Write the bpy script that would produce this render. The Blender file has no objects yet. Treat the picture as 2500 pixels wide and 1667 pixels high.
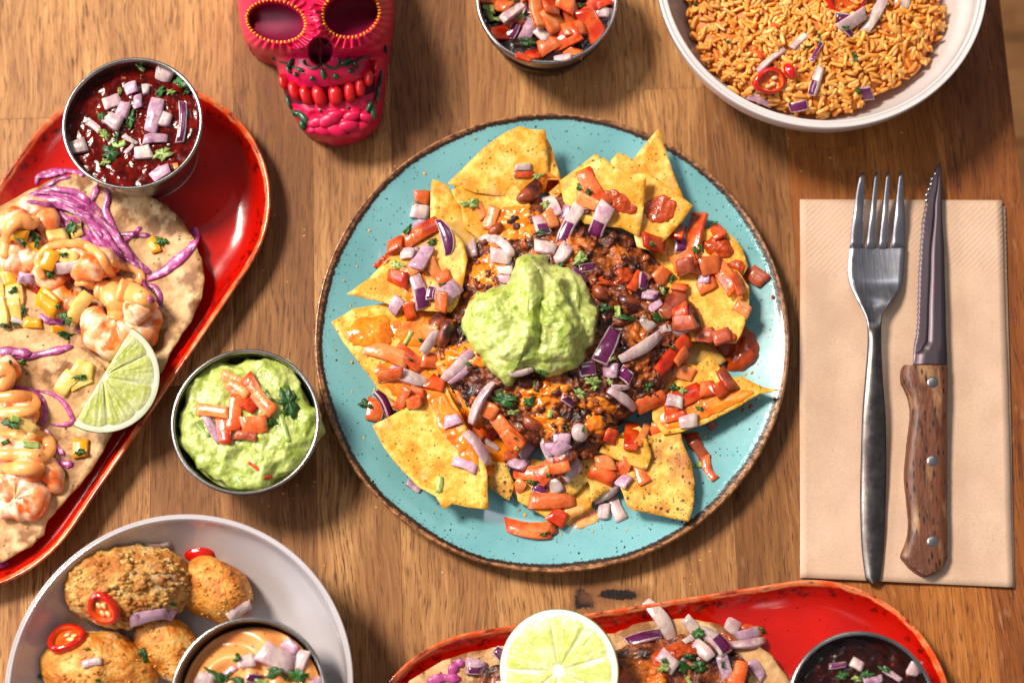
import bpy, bmesh, math, random
import numpy as np
from mathutils import Vector, Matrix, noise, geometry
from mathutils.bvhtree import BVHTree
random.seed(7)
SC = bpy.context.scene
# ---------------------------------------------------------------- camera
TH = math.radians(14.8); D = 1.065; F = 4571.0
CAM = Vector((0, -D*math.sin(TH), D*math.cos(TH)))
FW = Vector((0, math.sin(TH), -math.cos(TH))); UPV = Vector((0, math.cos(TH), math.sin(TH))); RT = Vector((1, 0, 0))
cd = bpy.data.cameras.new('camera'); co = bpy.data.objects.new('camera', cd); SC.collection.objects.link(co)
co.location = CAM; co.rotation_euler = (TH, 0, 0)
cd.sensor_width = 36; cd.lens = F/2500*36; cd.clip_start = .05; cd.clip_end = 20
cd.dof.use_dof = True; cd.dof.focus_distance = D-.03; cd.dof.aperture_fstop = 4.0
SC.camera = co
# ---------------------------------------------------------------- light
w = bpy.data.worlds.new("World"); SC.world = w; w.use_nodes = True
w.node_tree.nodes['Background'].inputs[0].default_value = (.95, .94, .98, 1)
w.node_tree.nodes['Background'].inputs[1].default_value = .26
def lamp(name, loc, power, size, col, sy=None):
    l = bpy.data.lights.new(name, 'AREA'); l.energy = power; l.color = col
    l.shape = 'RECTANGLE' if sy else 'DISK'; l.size = size
    if sy: l.size_y = sy
    o = bpy.data.objects.new(name, l); SC.collection.objects.link(o); o.location = loc
    o.rotation_euler = (-Vector(loc)).to_track_quat('-Z', 'Y').to_euler()
    return o
el = math.radians(53)
lamp('low_sunlight_lamp', (-5*math.cos(el)*.86, 5*math.cos(el)*.51, 5*math.sin(el)), 410, 1.2, (1, .90, .77))
lamp('window_light', (-1.5, .12, .68), 24, 1.7, (.86, .91, 1), .5)
lamp('rear_window_light', (.25, 1.15, 2.0), 4, .6, (.90, .94, 1), .4)
SC.view_settings.view_transform = 'Standard'; SC.view_settings.look = 'None'
SC.view_settings.exposure = 0.0; SC.view_settings.gamma = 1
# ---------------------------------------------------------------- helpers
def ray(px, py): return FW*F + RT*(px-1250) + UPV*(833.5-py)
def U(px, py, z=0.0):
    r = ray(px, py); t = (z-CAM.z)/r.z
    return CAM + r*t
def K(z=0.0): return (D-z)/F            # metres per photo pixel
def lin(h):
    h = h.lstrip('#'); v = [int(h[i:i+2], 16)/255 for i in (0, 2, 4)]
    return tuple([x/12.92 if x <= .04045 else ((x+.055)/1.055)**2.4 for x in v]+[1])
BV = []
def register(ws, faces, only=None):
    a = [tuple(v) for v in ws]
    xs = [v[0] for v in a]; ys = [v[1] for v in a]
    BV.append((BVHTree.FromPolygons(a, faces), min(xs)-.001, max(xs)+.001, min(ys)-.001, max(ys)+.001))
def hit(px, py):
    r = ray(px, py).normalized(); best = None
    p0 = U(px, py, 0); p1 = U(px, py, .11)
    xa, xb = min(p0.x, p1.x), max(p0.x, p1.x); ya, yb = min(p0.y, p1.y), max(p0.y, p1.y)
    for b, x0, x1, y0, y1 in BV:
        if xb < x0 or xa > x1 or yb < y0 or ya > y1: continue
        h = b.ray_cast(CAM, r)
        if h[0] is not None and (best is None or h[3] < best[2]): best = (h[0], h[1], h[3])
    if best is None: return U(px, py, 0), Vector((0, 0, 1))
    n = best[1]
    if n.z < 0: n = -n
    return best[0], n
def lk(o): SC.collection.objects.link(o); return o
def empty(name, loc, **kw):
    o = lk(bpy.data.objects.new(name, None)); o.location = loc; o.empty_display_size = .01
    tag(o, **kw); return o
def tag(o, label=None, cat=None, group=None, kind=None):
    if label: o['label'] = label
    if cat: o['category'] = cat
    if group: o['group'] = group
    if kind: o['kind'] = kind
    return o
def mesh(name, ws, faces, mats, parent=None, smooth=True, idx=None, reg=True, label=None, cat=None, group=None, kind=None, base=None):
    """one mesh object from world-space vertices"""
    arr = np.array([tuple(v) for v in ws], dtype=float)
    if base is None:
        base = Vector(((arr[:, 0].min()+arr[:, 0].max())/2, (arr[:, 1].min()+arr[:, 1].max())/2, arr[:, 2].min()))
    loc = arr-np.array(base)
    me = bpy.data.meshes.new(name); me.from_pydata(loc.tolist(), [], faces)
    if not isinstance(mats, (list, tuple)): mats = [mats]
    for m in mats: me.materials.append(m)
    n = len(me.polygons)
    if idx is not None: me.polygons.foreach_set('material_index', idx)
    me.polygons.foreach_set('use_smooth', [smooth]*n)
    me.update()
    o = lk(bpy.data.objects.new(name, me)); 
    if parent is not None:
        o.parent = parent; o.location = base-TL[parent.name]
        TL[o.name] = base
    else:
        o.location = base; TL[o.name] = Vector(base)
    if reg: register(arr, faces)
    tag(o, label, cat, group, kind)
    return o
TL = {}
def catmull(pts, n, closed=False):
    out = []; m = len(pts); P = [np.array(p, float) for p in pts]
    for i in range(m if closed else m-1):
        if closed: p0, p1, p2, p3 = P[i-1], P[i], P[(i+1) % m], P[(i+2) % m]
        else: p0, p1, p2, p3 = P[max(i-1, 0)], P[i], P[i+1], P[min(i+2, m-1)]
        for k in range(n):
            t = k/n
            out.append(.5*((2*p1)+(-p0+p2)*t+(2*p0-5*p1+4*p2-p3)*t*t+(-p0+3*p1-3*p2+p3)*t**3))
    if not closed: out.append(P[-1])
    return out
def nz(p, s, seed=0): return noise.noise(Vector((p[0]*s+seed*7.3, p[1]*s-seed*3.1, p[2]*s+seed*1.7)))
def fr(p, s, o=4, seed=0): return noise.fractal(Vector((p[0]*s+seed*7.3, p[1]*s-seed*3.1, p[2]*s+seed)), .6, 2.1, o)
def normals(ws, faces):
    V = np.array([tuple(v) for v in ws], float); N = np.zeros_like(V)
    for L in (3, 4):
        Fc = np.array([f[:L] for f in faces if len(f) == L], int)
        if len(Fc) == 0: continue
        n = np.cross(V[Fc[:, 1]]-V[Fc[:, 0]], V[Fc[:, L-1]]-V[Fc[:, 0]])
        for k in range(L): np.add.at(N, Fc[:, k], n)
    return V, N/(np.linalg.norm(N, axis=1)[:, None]+1e-12)
def displace(ws, faces, fn):
    V, N = normals(ws, faces)
    return [Vector(V[i]+N[i]*fn(V[i], i)) for i in range(len(V))]
# ---------------------------------------------------------------- materials
def M(name, cols, scale=150, detail=5, rough=.4, bump=.3, bscale=None, sss=0, spec=.5, coat=0, metal=0, st=(1, 1, 1), pos=None,
      specks=None, radius=None, bdist=.0006, trans=0, patch=None, varj=0.0):
    m = bpy.data.materials.new(name); m.use_nodes = True; nt = m.node_tree; N = nt.nodes; Lk = nt.links
    b = N['Principled BSDF']
    tc = N.new('ShaderNodeTexCoord'); oi = N.new('ShaderNodeObjectInfo')
    off = N.new('ShaderNodeVectorMath'); off.operation = 'MULTIPLY_ADD'
    cmb = N.new('ShaderNodeCombineXYZ')
    for i in range(3): Lk.new(oi.outputs['Random'], cmb.inputs[i])
    mp = N.new('ShaderNodeMapping'); mp.inputs['Scale'].default_value = st
    add = N.new('ShaderNodeVectorMath'); add.operation = 'ADD'
    Lk.new(tc.outputs['Object'], add.inputs[0]); Lk.new(cmb.outputs[0], add.inputs[1])
    Lk.new(add.outputs[0], mp.inputs[0]); V = mp.outputs[0]
    n1 = N.new('ShaderNodeTexNoise'); n1.inputs['Scale'].default_value = scale; n1.inputs['Detail'].default_value = detail
    n1.inputs['Roughness'].default_value = .6
    Lk.new(V, n1.inputs['Vector'])
    rp = N.new('ShaderNodeValToRGB'); cr = rp.color_ramp
    if pos is None: pos = [.32+.36*i/max(1, len(cols)-1) for i in range(len(cols))]
    cr.elements[0].position = pos[0]; cr.elements[0].color = lin(cols[0])
    cr.elements[1].position = pos[-1]; cr.elements[1].color = lin(cols[-1])
    for c_, p_ in list(zip(cols, pos))[1:-1]:
        e = cr.elements.new(p_); e.color = lin(c_)
    Lk.new(n1.outputs['Fac'], rp.inputs[0]); col = rp.outputs[0]
    def mix(fac, a, bcol):
        x = N.new('ShaderNodeMix'); x.data_type = 'RGBA'; Lk.new(fac, x.inputs[0]); Lk.new(a, x.inputs[6])
        if isinstance(bcol, str): x.inputs[7].default_value = lin(bcol)
        else: Lk.new(bcol, x.inputs[7])
        return x.outputs[2]
    if patch:      # (scale, colour, lo, hi): broad patches of a second colour
        for (ps, pc, lo, hi) in (patch if isinstance(patch, list) else [patch]):
            n2 = N.new('ShaderNodeTexNoise'); n2.inputs['Scale'].default_value = ps; n2.inputs['Detail'].default_value = 4
            Lk.new(V, n2.inputs['Vector'])
            mr = N.new('ShaderNodeMapRange'); mr.inputs[1].default_value = lo; mr.inputs[2].default_value = hi
            Lk.new(n2.outputs['Fac'], mr.inputs[0]); col = mix(mr.outputs[0], col, pc)
    if specks:     # (scale, size, colour, density)
        for (ss, sz, scol, dens) in (specks if isinstance(specks, list) else [specks]):
            v = N.new('ShaderNodeTexVoronoi'); v.inputs['Scale'].default_value = ss; Lk.new(V, v.inputs['Vector'])
            a = N.new('ShaderNodeMapRange'); a.inputs[1].default_value = sz; a.inputs[2].default_value = sz*.5; Lk.new(v.outputs['Distance'], a.inputs[0])
            sp = N.new('ShaderNodeSeparateColor'); Lk.new(v.outputs['Color'], sp.inputs[0])
            lt = N.new('ShaderNodeMath'); lt.operation = 'LESS_THAN'; lt.inputs[1].default_value = dens; Lk.new(sp.outputs[0], lt.inputs[0])
            mu = N.new('ShaderNodeMath'); mu.operation = 'MULTIPLY'; Lk.new(a.outputs[0], mu.inputs[0]); Lk.new(lt.outputs[0], mu.inputs[1])
            col = mix(mu.outputs[0], col, scol)
    if varj:
        hs = N.new('ShaderNodeHueSaturation'); mr = N.new('ShaderNodeMapRange')
        mr.inputs[3].default_value = 1-varj; mr.inputs[4].default_value = 1+varj
        Lk.new(oi.outputs['Random'], mr.inputs[0]); Lk.new(mr.outputs[0], hs.inputs['Value']); Lk.new(col, hs.inputs['Color']); col = hs.outputs[0]
    Lk.new(col, b.inputs['Base Color'])
    b.inputs['Roughness'].default_value = rough; b.inputs['Metallic'].default_value = metal
    b.inputs['Specular IOR Level'].default_value = spec
    b.inputs['Coat Weight'].default_value = coat; b.inputs['Coat Roughness'].default_value = .08
    if sss:
        b.inputs['Subsurface Weight'].default_value = sss; b.inputs['Subsurface Scale'].default_value = .003
        b.inputs['Subsurface Radius'].default_value = radius or (1, .6, .4)
    if trans: b.inputs['Transmission Weight'].default_value = trans
    if bump:
        n3 = N.new('ShaderNodeTexNoise'); n3.inputs['Scale'].default_value = bscale or scale*3; n3.inputs['Detail'].default_value = 4
        Lk.new(V, n3.inputs['Vector'])
        bp = N.new('ShaderNodeBump'); bp.inputs['Strength'].default_value = bump; bp.inputs['Distance'].default_value = bdist
        Lk.new(n3.outputs['Fac'], bp.inputs['Height']); Lk.new(bp.outputs[0], b.inputs['Normal'])
    return m
mt = {}
mt['steel'] = M('brushed_steel', ['#8d8b89', '#b5b3b0'], scale=60, rough=.24, metal=1, bump=.05, bscale=900, st=(1, 1, 8))
mt['steel_dark'] = M('fork_steel', ['#7c7a80', '#a4a2a6'], scale=50, rough=.36, metal=1, bump=.15, bscale=1500, st=(1, .08, 1), patch=(200, '#68666a', .5, .75))
mt['blade'] = M('blade_steel', ['#4c4046', '#5e5258'], scale=60, rough=.45, metal=.85, bump=.05, bscale=1500, st=(1, .1, 1))
mt['edge'] = M('honed_edge', ['#8a8080', '#a8a0a0'], scale=60, rough=.3, metal=1, bump=0)
mt['ow'] = M('onion_flesh', ['#9a7e7c', '#cdbab0', '#ba979d', '#d8ccc0'], scale=85, rough=.26, bump=.6, bscale=420, sss=.6, radius=(1, .75, .75), coat=.35, varj=.16, st=(1, .5, 1), patch=(110, '#a8748e', .58, .72))
mt['ol'] = M('onion_lilac', ['#8c5c78', '#c8a4b2', '#b0849c', '#d4b8c0'], scale=85, rough=.28, bump=.6, sss=.5, radius=(1, .6, .8), coat=.35, varj=.18, patch=(110, '#6d2f5c', .58, .72))
mt['op'] = M('onion_skin_purple', ['#38092e', '#661a50', '#4c0e40'], scale=120, rough=.22, bump=.2, sss=.1, radius=(1, .3, .8), coat=.5, varj=.25)
mt['tt'] = M('tomato_flesh', ['#b4300a', '#d4521a', '#de7438', '#cc440e'], scale=75, rough=.26, bump=.7, bscale=420, sss=.45, radius=(1, .35, .15), coat=.3, varj=.2, patch=(110, '#e48a52', .64, .78))
mt['tr'] = M('tomato_red', ['#981404', '#c23008', '#d4581e', '#b41e04'], scale=75, rough=.25, bump=.6, bscale=350, sss=.4, radius=(1, .3, .1), coat=.3, varj=.18)
mt['to'] = M('tomato_pale', ['#d8702c', '#e28c50', '#d46222'], scale=90, rough=.25, bump=.6, bscale=380, sss=.45, radius=(1, .4, .2), coat=.3, varj=.1)
mt['td'] = M('tomato_brown', ['#82240f', '#b05434', '#96381c'], scale=75, rough=.28, bump=.6, bscale=350, sss=.35, radius=(1, .3, .15), coat=.3, varj=.18)
mt['tskin'] = M('tomato_skin', ['#8c1804', '#a82608'], scale=60, rough=.2, bump=.05, sss=.15, coat=.5)
mt['bean'] = M('kidney_bean', ['#1c0708', '#421618', '#2c0c0e'], scale=160, rough=.34, bump=.7, bscale=330, coat=.2, patch=[(110, '#8c3a14', .44, .58), (200, '#b0602a', .58, .7)])
mt['leaf'] = M('coriander_leaf', ['#12340f', '#2c5a1c', '#1d4414'], scale=260, rough=.38, bump=.7, bscale=500, sss=.08, radius=(.4, 1, .2), varj=.3)
mt['leafl'] = M('coriander_pale', ['#5f7a35', '#93a55a', '#7d9146'], scale=260, rough=.38, bump=.7, bscale=500, sss=.15, radius=(.5, 1, .3), varj=.15)
mt['stem'] = M('coriander_stem', ['#7f9b3f', '#a7ba62'], scale=260, rough=.3, bump=.3, sss=.2, radius=(.6, 1, .3), st=(3, 1, 1))
mt['mango'] = M('mango_flesh', ['#dc8c06', '#eda41a'], scale=120, rough=.3, bump=.3, sss=.35, radius=(1, .6, .1), coat=.4, varj=.07)
mt['pine'] = M('pineapple_flesh', ['#dcae4e', '#e8cc80'], scale=160, rough=.3, bump=.5, sss=.35, radius=(1, .8, .3), coat=.4, varj=.07)
mt['chip'] = M('corn_chip', ['#cf8214', '#e29a26', '#efb548', '#f5cc78'], scale=110, detail=9, rough=.5, bump=.6, bscale=300, sss=.15, radius=(1, .6, .2), bdist=.0009,
               specks=[(420, .35, '#8c4a10', .16), (900, .4, '#6a3408', .10), (230, .2, '#b06818', .15)], varj=.08, pos=[.32, .46, .55, .68], patch=[(30, '#dc9218', .56, .72), (45, '#f4d894', .62, .74)])
mt['chipd'] = M('toasted_corn_chip', ['#b87818', '#cf9630', '#dcae4c', '#e2bd62'], scale=130, detail=9, rough=.6, bump=.7, bscale=320, sss=.12, radius=(1, .6, .2), bdist=.001,
                specks=[(330, .42, '#4a2208', .26), (800, .45, '#3c1a06', .22)], patch=(55, '#a5601a', .56, .74), pos=[.34, .46, .55, .66])
mt['chipw'] = M('soggy_corn_chip', ['#b98c38', '#caa050', '#c89040'], scale=120, rough=.3, bump=.5, bscale=400, sss=.2, radius=(1, .6, .2), coat=.5)
mt['cheese'] = M('melted_cheese_sauce', ['#c85606', '#e47a0c', '#f09420'], scale=130, rough=.22, bump=.6, bscale=260, sss=.3, radius=(1, .5, .1), coat=.5, bdist=.001)
mt['sauce'] = M('tomato_chili_sauce', ['#8e2a06', '#b84408', '#a8380a'], scale=180, rough=.25, bump=.6, bscale=420, sss=.15, radius=(1, .3, .1), coat=.5, bdist=.001)
mt['chili'] = M('chili_mince', ['#240b04', '#58220c', '#8a4016', '#c2661e'], scale=110, detail=9, rough=.34, bump=1.0, bscale=380, sss=.05, coat=.25, bdist=.0016,
                patch=[(34, '#c4640f', .55, .64), (60, '#1c0604', .52, .66)], pos=[.34, .44, .55, .68])
mt['guac'] = M('guacamole', ['#86982e', '#a8b654', '#c2ca76', '#a0ae4a'], scale=75, detail=9, rough=.30, bump=.8, bscale=360, sss=.25, radius=(.8, 1, .3), coat=.25, bdist=.0012,
               pos=[.32, .45, .57, .68], patch=[(120, '#768c28', .56, .70), (60, '#ccce82', .56, .72)], specks=(300, .22, '#2c4a14', .10))
mt['salsa'] = M('red_salsa', ['#280301', '#520602', '#741004'], scale=160, detail=7, rough=.12, bump=.3, bscale=300, coat=0, spec=.25, bdist=.0007,
               specks=[(260, .3, '#983016', .12), (420, .3, '#a86028', .06)])
mt['salsad'] = M('dark_salsa', ['#120301', '#260703', '#380c05'], scale=160, detail=7, rough=.22, bump=.4, bscale=330, coat=.22, spec=.3, bdist=.0009, specks=(260, .3, '#7a240e', .1))
mt['mayo'] = M('chipotle_mayo', ['#e88c44', '#f0a45e', '#ea9650'], scale=50, rough=.28, bump=.12, bscale=240, sss=.3, radius=(1, .6, .4), coat=.25, specks=(330, .3, '#a84818', .08))
mt['tort'] = M('corn_tortilla', ['#a06f3e', '#bf905c', '#d0a674', '#d9b888'], scale=95, detail=9, rough=.62, bump=.7, bscale=260, sss=.1, bdist=.0012, specks=[(340, .36, '#6a4018', .12)],
               patch=[(70, '#80501f', .49, .60), (28, '#c89a64', .5, .7)], pos=[.36, .46, .55, .66])
mt['prawn'] = M('cooked_prawn', ['#ea7430', '#f0a068', '#f4d0b4', '#e88440'], scale=60, rough=.34, bump=.5, bscale=300, sss=.4, radius=(1, .5, .3), coat=.2, patch=(95, '#e0600e', .54, .64), pos=[.36, .46, .55, .66])
mt['cab'] = M('pickled_cabbage', ['#6e1450', '#9c2f74', '#b04c8a', '#7d1c5c'], scale=120, rough=.36, bump=.5, bscale=420, sss=.2, radius=(1, .35, .6), coat=.15, varj=.28, patch=(260, '#d49cc0', .56, .70))
mt['rice'] = M('tomato_rice', ['#d8781c', '#ee9a3c', '#f4bc70'], scale=110, rough=.5, bump=.1, sss=.5, radius=(1, .6, .2), coat=.05, varj=.28)
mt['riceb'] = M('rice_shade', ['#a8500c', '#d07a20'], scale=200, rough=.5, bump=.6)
mt['crumb'] = M('fried_breadcrumb', ['#9a541a', '#c48634', '#d8a85a', '#e0bf8c'], scale=150, detail=9, rough=.6, bump=1.0, bscale=700, sss=.08, bdist=.0016,
                patch=[(30, '#c0a684', .58, .68), (50, '#b0661e', .52, .64)], pos=[.34, .46, .56, .68])
mt['crumb2'] = M('golden_breadcrumb', ['#a4500e', '#cc7c26', '#dc9a40', '#e0b478'], scale=110, detail=9, rough=.5, bump=.9, bscale=600, sss=.08, bdist=.0012, patch=(45, '#b25a12', .56, .72), pos=[.34, .46, .56, .68])
mt['chr'] = M('red_chilli', ['#b80a03', '#cf1606'], scale=60, rough=.14, bump=.05, sss=.2, radius=(1, .2, .1), coat=.8)
mt['chri'] = M('chilli_inside', ['#cf3a08', '#e2701c'], scale=200, rough=.25, bump=.4, sss=.3, coat=.4)
mt['seed'] = M('seed', ['#dcb070', '#e8c890'], scale=100, rough=.35, bump=0, sss=.2)
mt['wceram'] = M('white_glaze', ['#bfb7b4', '#c8c0be'], scale=20, rough=.10, bump=0, coat=.8)
mt['gceram'] = M('grey_glaze', ['#b6aeb0', '#beb6b8'], scale=20, rough=.12, bump=0, coat=.7)
mt['limep'] = M('lime_pulp', ['#a9ba38', '#c0cc58', '#d2dc84'], scale=90, rough=.15, bump=.6, bscale=300, sss=.4, radius=(.8, 1, .3), coat=.6, bdist=.001, st=(1, 1, 1))
mt['limew'] = M('lime_pith', ['#dfe2c2', '#ebecd8'], scale=90, rough=.4, bump=.2, sss=.3, radius=(1, 1, .7))
mt['limer'] = M('lime_rind', ['#587a10', '#7d9c1e'], scale=120, rough=.3, bump=.6, bscale=500, coat=.3)
mt['skull'] = M('pink_painted_clay', ['#be0438', '#d80a4a', '#c60432'], scale=40, rough=.38, bump=.4, bscale=250, coat=.05, patch=(50, '#a80848', .56, .7))
mt['sock'] = M('maroon_paint', ['#540620', '#6c0a30'], scale=60, rough=.5, bump=.15, coat=0, spec=.2)
mt['tooth'] = M('red_paint', ['#b40a10', '#c8141a'], scale=60, rough=.32, bump=.1, coat=.1)
mt['yel'] = M('yellow_paint', ['#cf8606', '#df9c10'], scale=80, rough=.3, bump=.1)
mt['grn'] = M('dark_green_paint', ['#12331e', '#2a5a38'], scale=160, rough=.3, bump=.2)
mt['handle'] = M('worn_knife_wood', ['#3e1c0e', '#66361e', '#54301a'], scale=160, rough=.5, bump=.6, bscale=600, st=(1, .3, 1), specks=(520, .42, '#1c0a04', .5), patch=(110, '#a07850', .58, .72))
mt['paper'] = M('kraft_paper_napkin', ['#b08c72', '#bd9a80', '#b89278'], scale=40, rough=.85, bump=.25, bscale=900, spec=.2, specks=(700, .3, '#8a6242', .08))
def fxmat(name, build, rough=.4, coat=0):
    m = bpy.data.materials.new(name); m.use_nodes = True; nt = m.node_tree; b = nt.nodes['Principled BSDF']
    b.inputs['Roughness'].default_value = rough; b.inputs['Coat Weight'].default_value = coat
    build(nt, b); return m
class G:
    """tiny node-graph helper"""
    def __init__(s, nt): s.nt = nt; s.N = nt.nodes; s.L = nt.links
    def n(s, t, **kw):
        x = s.N.new(t)
        for k, v in kw.items(): setattr(x, k, v)
        return x
    def put(s, sock, v):
        if hasattr(v, 'is_linked') or hasattr(v, 'links'): s.L.new(v, sock)
        else: sock.default_value = v
    def math(s, op, a, b=0.0, c=None):
        x = s.n('ShaderNodeMath', operation=op); s.put(x.inputs[0], a); s.put(x.inputs[1], b)
        if c is not None: s.put(x.inputs[2], c)
        return x.outputs[0]
    def noise(s, vec, scale, detail=4, rough=.5, st=None):
        if st: mp = s.n('ShaderNodeMapping'); mp.inputs['Scale'].default_value = st; s.L.new(vec, mp.inputs[0]); vec = mp.outputs[0]
        x = s.n('ShaderNodeTexNoise'); s.L.new(vec, x.inputs['Vector']); x.inputs['Scale'].default_value = scale
        x.inputs['Detail'].default_value = detail; x.inputs['Roughness'].default_value = rough
        return x.outputs['Fac']
    def mr(s, v, a, b, c=0.0, d=1.0):
        x = s.n('ShaderNodeMapRange'); s.put(x.inputs[0], v)
        for i, q in zip((1, 2, 3, 4), (a, b, c, d)): x.inputs[i].default_value = q
        return x.outputs[0]
    def mix(s, f, a, b):
        x = s.n('ShaderNodeMix', data_type='RGBA'); s.put(x.inputs[0], f)
        for i, q in ((6, a), (7, b)):
            if isinstance(q, str): q = lin(q)
            s.put(x.inputs[i], q)
        return x.outputs[2]
    def vor(s, vec, scale, size, dens):
        v = s.n('ShaderNodeTexVoronoi'); v.inputs['Scale'].default_value = scale; s.L.new(vec, v.inputs['Vector'])
        sp = s.n('ShaderNodeSeparateColor'); s.L.new(v.outputs['Color'], sp.inputs[0])
        szv = s.math('MULTIPLY', sp.outputs[1], size); d = s.math('LESS_THAN', v.outputs['Distance'], szv)
        return s.math('MULTIPLY', d, s.math('LESS_THAN', sp.outputs[0], dens))
def wood(name, tone=1.0, knots=None, c1='#7e4e2a', c2='#ae7a46', c3='#cd9a62', dark='#3a1c0a'):
    def B(nt, b):
        g = G(nt); tc = g.n('ShaderNodeTexCoord'); oi = g.n('ShaderNodeObjectInfo')
        cm = g.n('ShaderNodeCombineXYZ'); g.L.new(oi.outputs['Random'], cm.inputs[0]); g.L.new(oi.outputs['Random'], cm.inputs[2])
        sc = g.n('ShaderNodeVectorMath', operation='SCALE'); g.L.new(cm.outputs[0], sc.inputs[0]); sc.inputs[3].default_value = 9
        ad = g.n('ShaderNodeVectorMath', operation='ADD'); g.L.new(tc.outputs['Object'], ad.inputs[0]); g.L.new(sc.outputs[0], ad.inputs[1])
        V = ad.outputs[0]
        warp = g.noise(V, 9, 3); wv = g.n('ShaderNodeCombineXYZ'); g.L.new(g.math('MULTIPLY', g.math('SUBTRACT', warp, .5), .02), wv.inputs[0])
        a2 = g.n('ShaderNodeVectorMath', operation='ADD'); g.L.new(V, a2.inputs[0]); g.L.new(wv.outputs[0], a2.inputs[1]); V2 = a2.outputs[0]
        fine = g.noise(V2, 1, 6, .7, st=(900, 40, 60)); mid = g.noise(V2, 1, 6, .65, st=(260, 12, 30)); broad = g.noise(V, 1, 2, .5, st=(30, 6, 6))
        s = g.math('ADD', g.math('MULTIPLY', mid, .5), g.math('MULTIPLY', fine, .5))
        rp = g.n('ShaderNodeValToRGB'); e = rp.color_ramp
        e.elements[0].position = .38; e.elements[0].color = lin(c1); e.elements[1].position = .62; e.elements[1].color = lin(c3)
        q = e.elements.new(.49); q.color = lin(c2); g.L.new(s, rp.inputs[0]); col = rp.outputs[0]
        pores = g.mr(g.noise(V2, 1, 3, .6, st=(1000, 75, 60)), .56, .66)
        streak = g.mr(g.noise(V2, 1, 3, .6, st=(420, 34, 30)), .60, .72)
        col = g.mix(g.math('MULTIPLY', pores, .75), col, dark)
        col = g.mix(g.math('MULTIPLY', streak, .75), col, dark)
        col = g.mix(g.math('MULTIPLY', g.mr(broad, .38, .66), .65), col, c1)
        ray_ = g.mr(g.noise(V2, 1, 2, .5, st=(240, 60, 30)), .66, .76)       # pale medullary flecks
        col = g.mix(g.math('MULTIPLY', ray_, .18), col, '#dcae7c')
        if knots:
            for (kx, ky, rx, ry) in knots:
                mp = g.n('ShaderNodeMapping'); mp.vector_type = 'POINT'; mp.inputs['Location'].default_value = (-kx/rx, -ky/ry, 0); mp.inputs['Scale'].default_value = (1/rx, 1/ry, 0)
                g.L.new(tc.outputs['Object'], mp.inputs[0]); ln = g.n('ShaderNodeVectorMath', operation='LENGTH'); g.L.new(mp.outputs[0], ln.inputs[0])
                d = g.math('ADD', ln.outputs['Value'], g.math('MULTIPLY', g.math('SUBTRACT', g.noise(tc.outputs['Object'], 160, 4, .7), .5), 1.9))
                col = g.mix(g.mr(d, 2.3, .9), col, '#80502c'); col = g.mix(g.mr(d, 1.05, .8), col, '#190d08')
        mrn = g.mr(oi.outputs['Random'], 0, 1, .93*tone, 1.05*tone)
        hs = g.n('ShaderNodeHueSaturation'); g.L.new(col, hs.inputs['Color']); g.L.new(mrn, hs.inputs['Value']); g.L.new(hs.outputs[0], b.inputs['Base Color'])
        bp = g.n('ShaderNodeBump'); bp.inputs['Strength'].default_value = .35; bp.inputs['Distance'].default_value = .0005
        h = g.math('SUBTRACT', fine, g.math('MULTIPLY', pores, .9)); g.L.new(h, bp.inputs['Height']); g.L.new(bp.outputs[0], b.inputs['Normal'])
        g.L.new(g.mr(s, .3, .7, .46, .62), b.inputs['Roughness']); b.inputs['Specular IOR Level'].default_value = .22
    return fxmat(name, B, coat=.0)
# ================================================================ setting
def KK(px, py, z=0.0): return (U(px, py, z)-CAM).dot(FW)/F
def rbox(x0, x1, y0, y1, z0, z1, c=.0004):
    vs = []; fs = []
    for (a, zz) in ((0, z0), (0, z1-c), (c, z1)):
        vs += [Vector((x0+a, y0+a, zz)), Vector((x1-a, y0+a, zz)), Vector((x1-a, y1-a, zz)), Vector((x0+a, y1-a, zz))]
    for l in (0, 4):
        for k in range(4): fs.append((l+k, l+(k+1) % 4, l+4+(k+1) % 4, l+4+k))
    fs += [(8, 9, 10, 11), (3, 2, 1, 0)]
    return vs, fs
RA = math.radians(2.2)
table = empty('tabletop', (0, 0, 0), kind='structure'); table.rotation_euler = (0, 0, RA)
TL['tabletop'] = Vector((0, 0, 0))
Rm = Matrix.Rotation(-RA, 3, 'Z')
wd = [wood('oak_stave'), wood('oak_stave_dark', .86, c1='#70421f', c2='#925f34', c3='#ac7846'), wood('oak_stave_warm', 1.0, c1='#804418', c2='#a26028', c3='#ba783c', dark='#44200a')]
x0t = (Rm @ U(1395, 1500)).x; sw = (Rm @ U(1600, 1480)).x-x0t
cuts = {1600: [215, 1640], 2010: [358], 1395: [1300], -40: [290], 1190: [720], 985: [900], 780: [-150], 575: [-200], 370: [940], 165: [1000], 1805: [900], 2215: [1000]}
kc = None
rs = random.Random(3)
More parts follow.
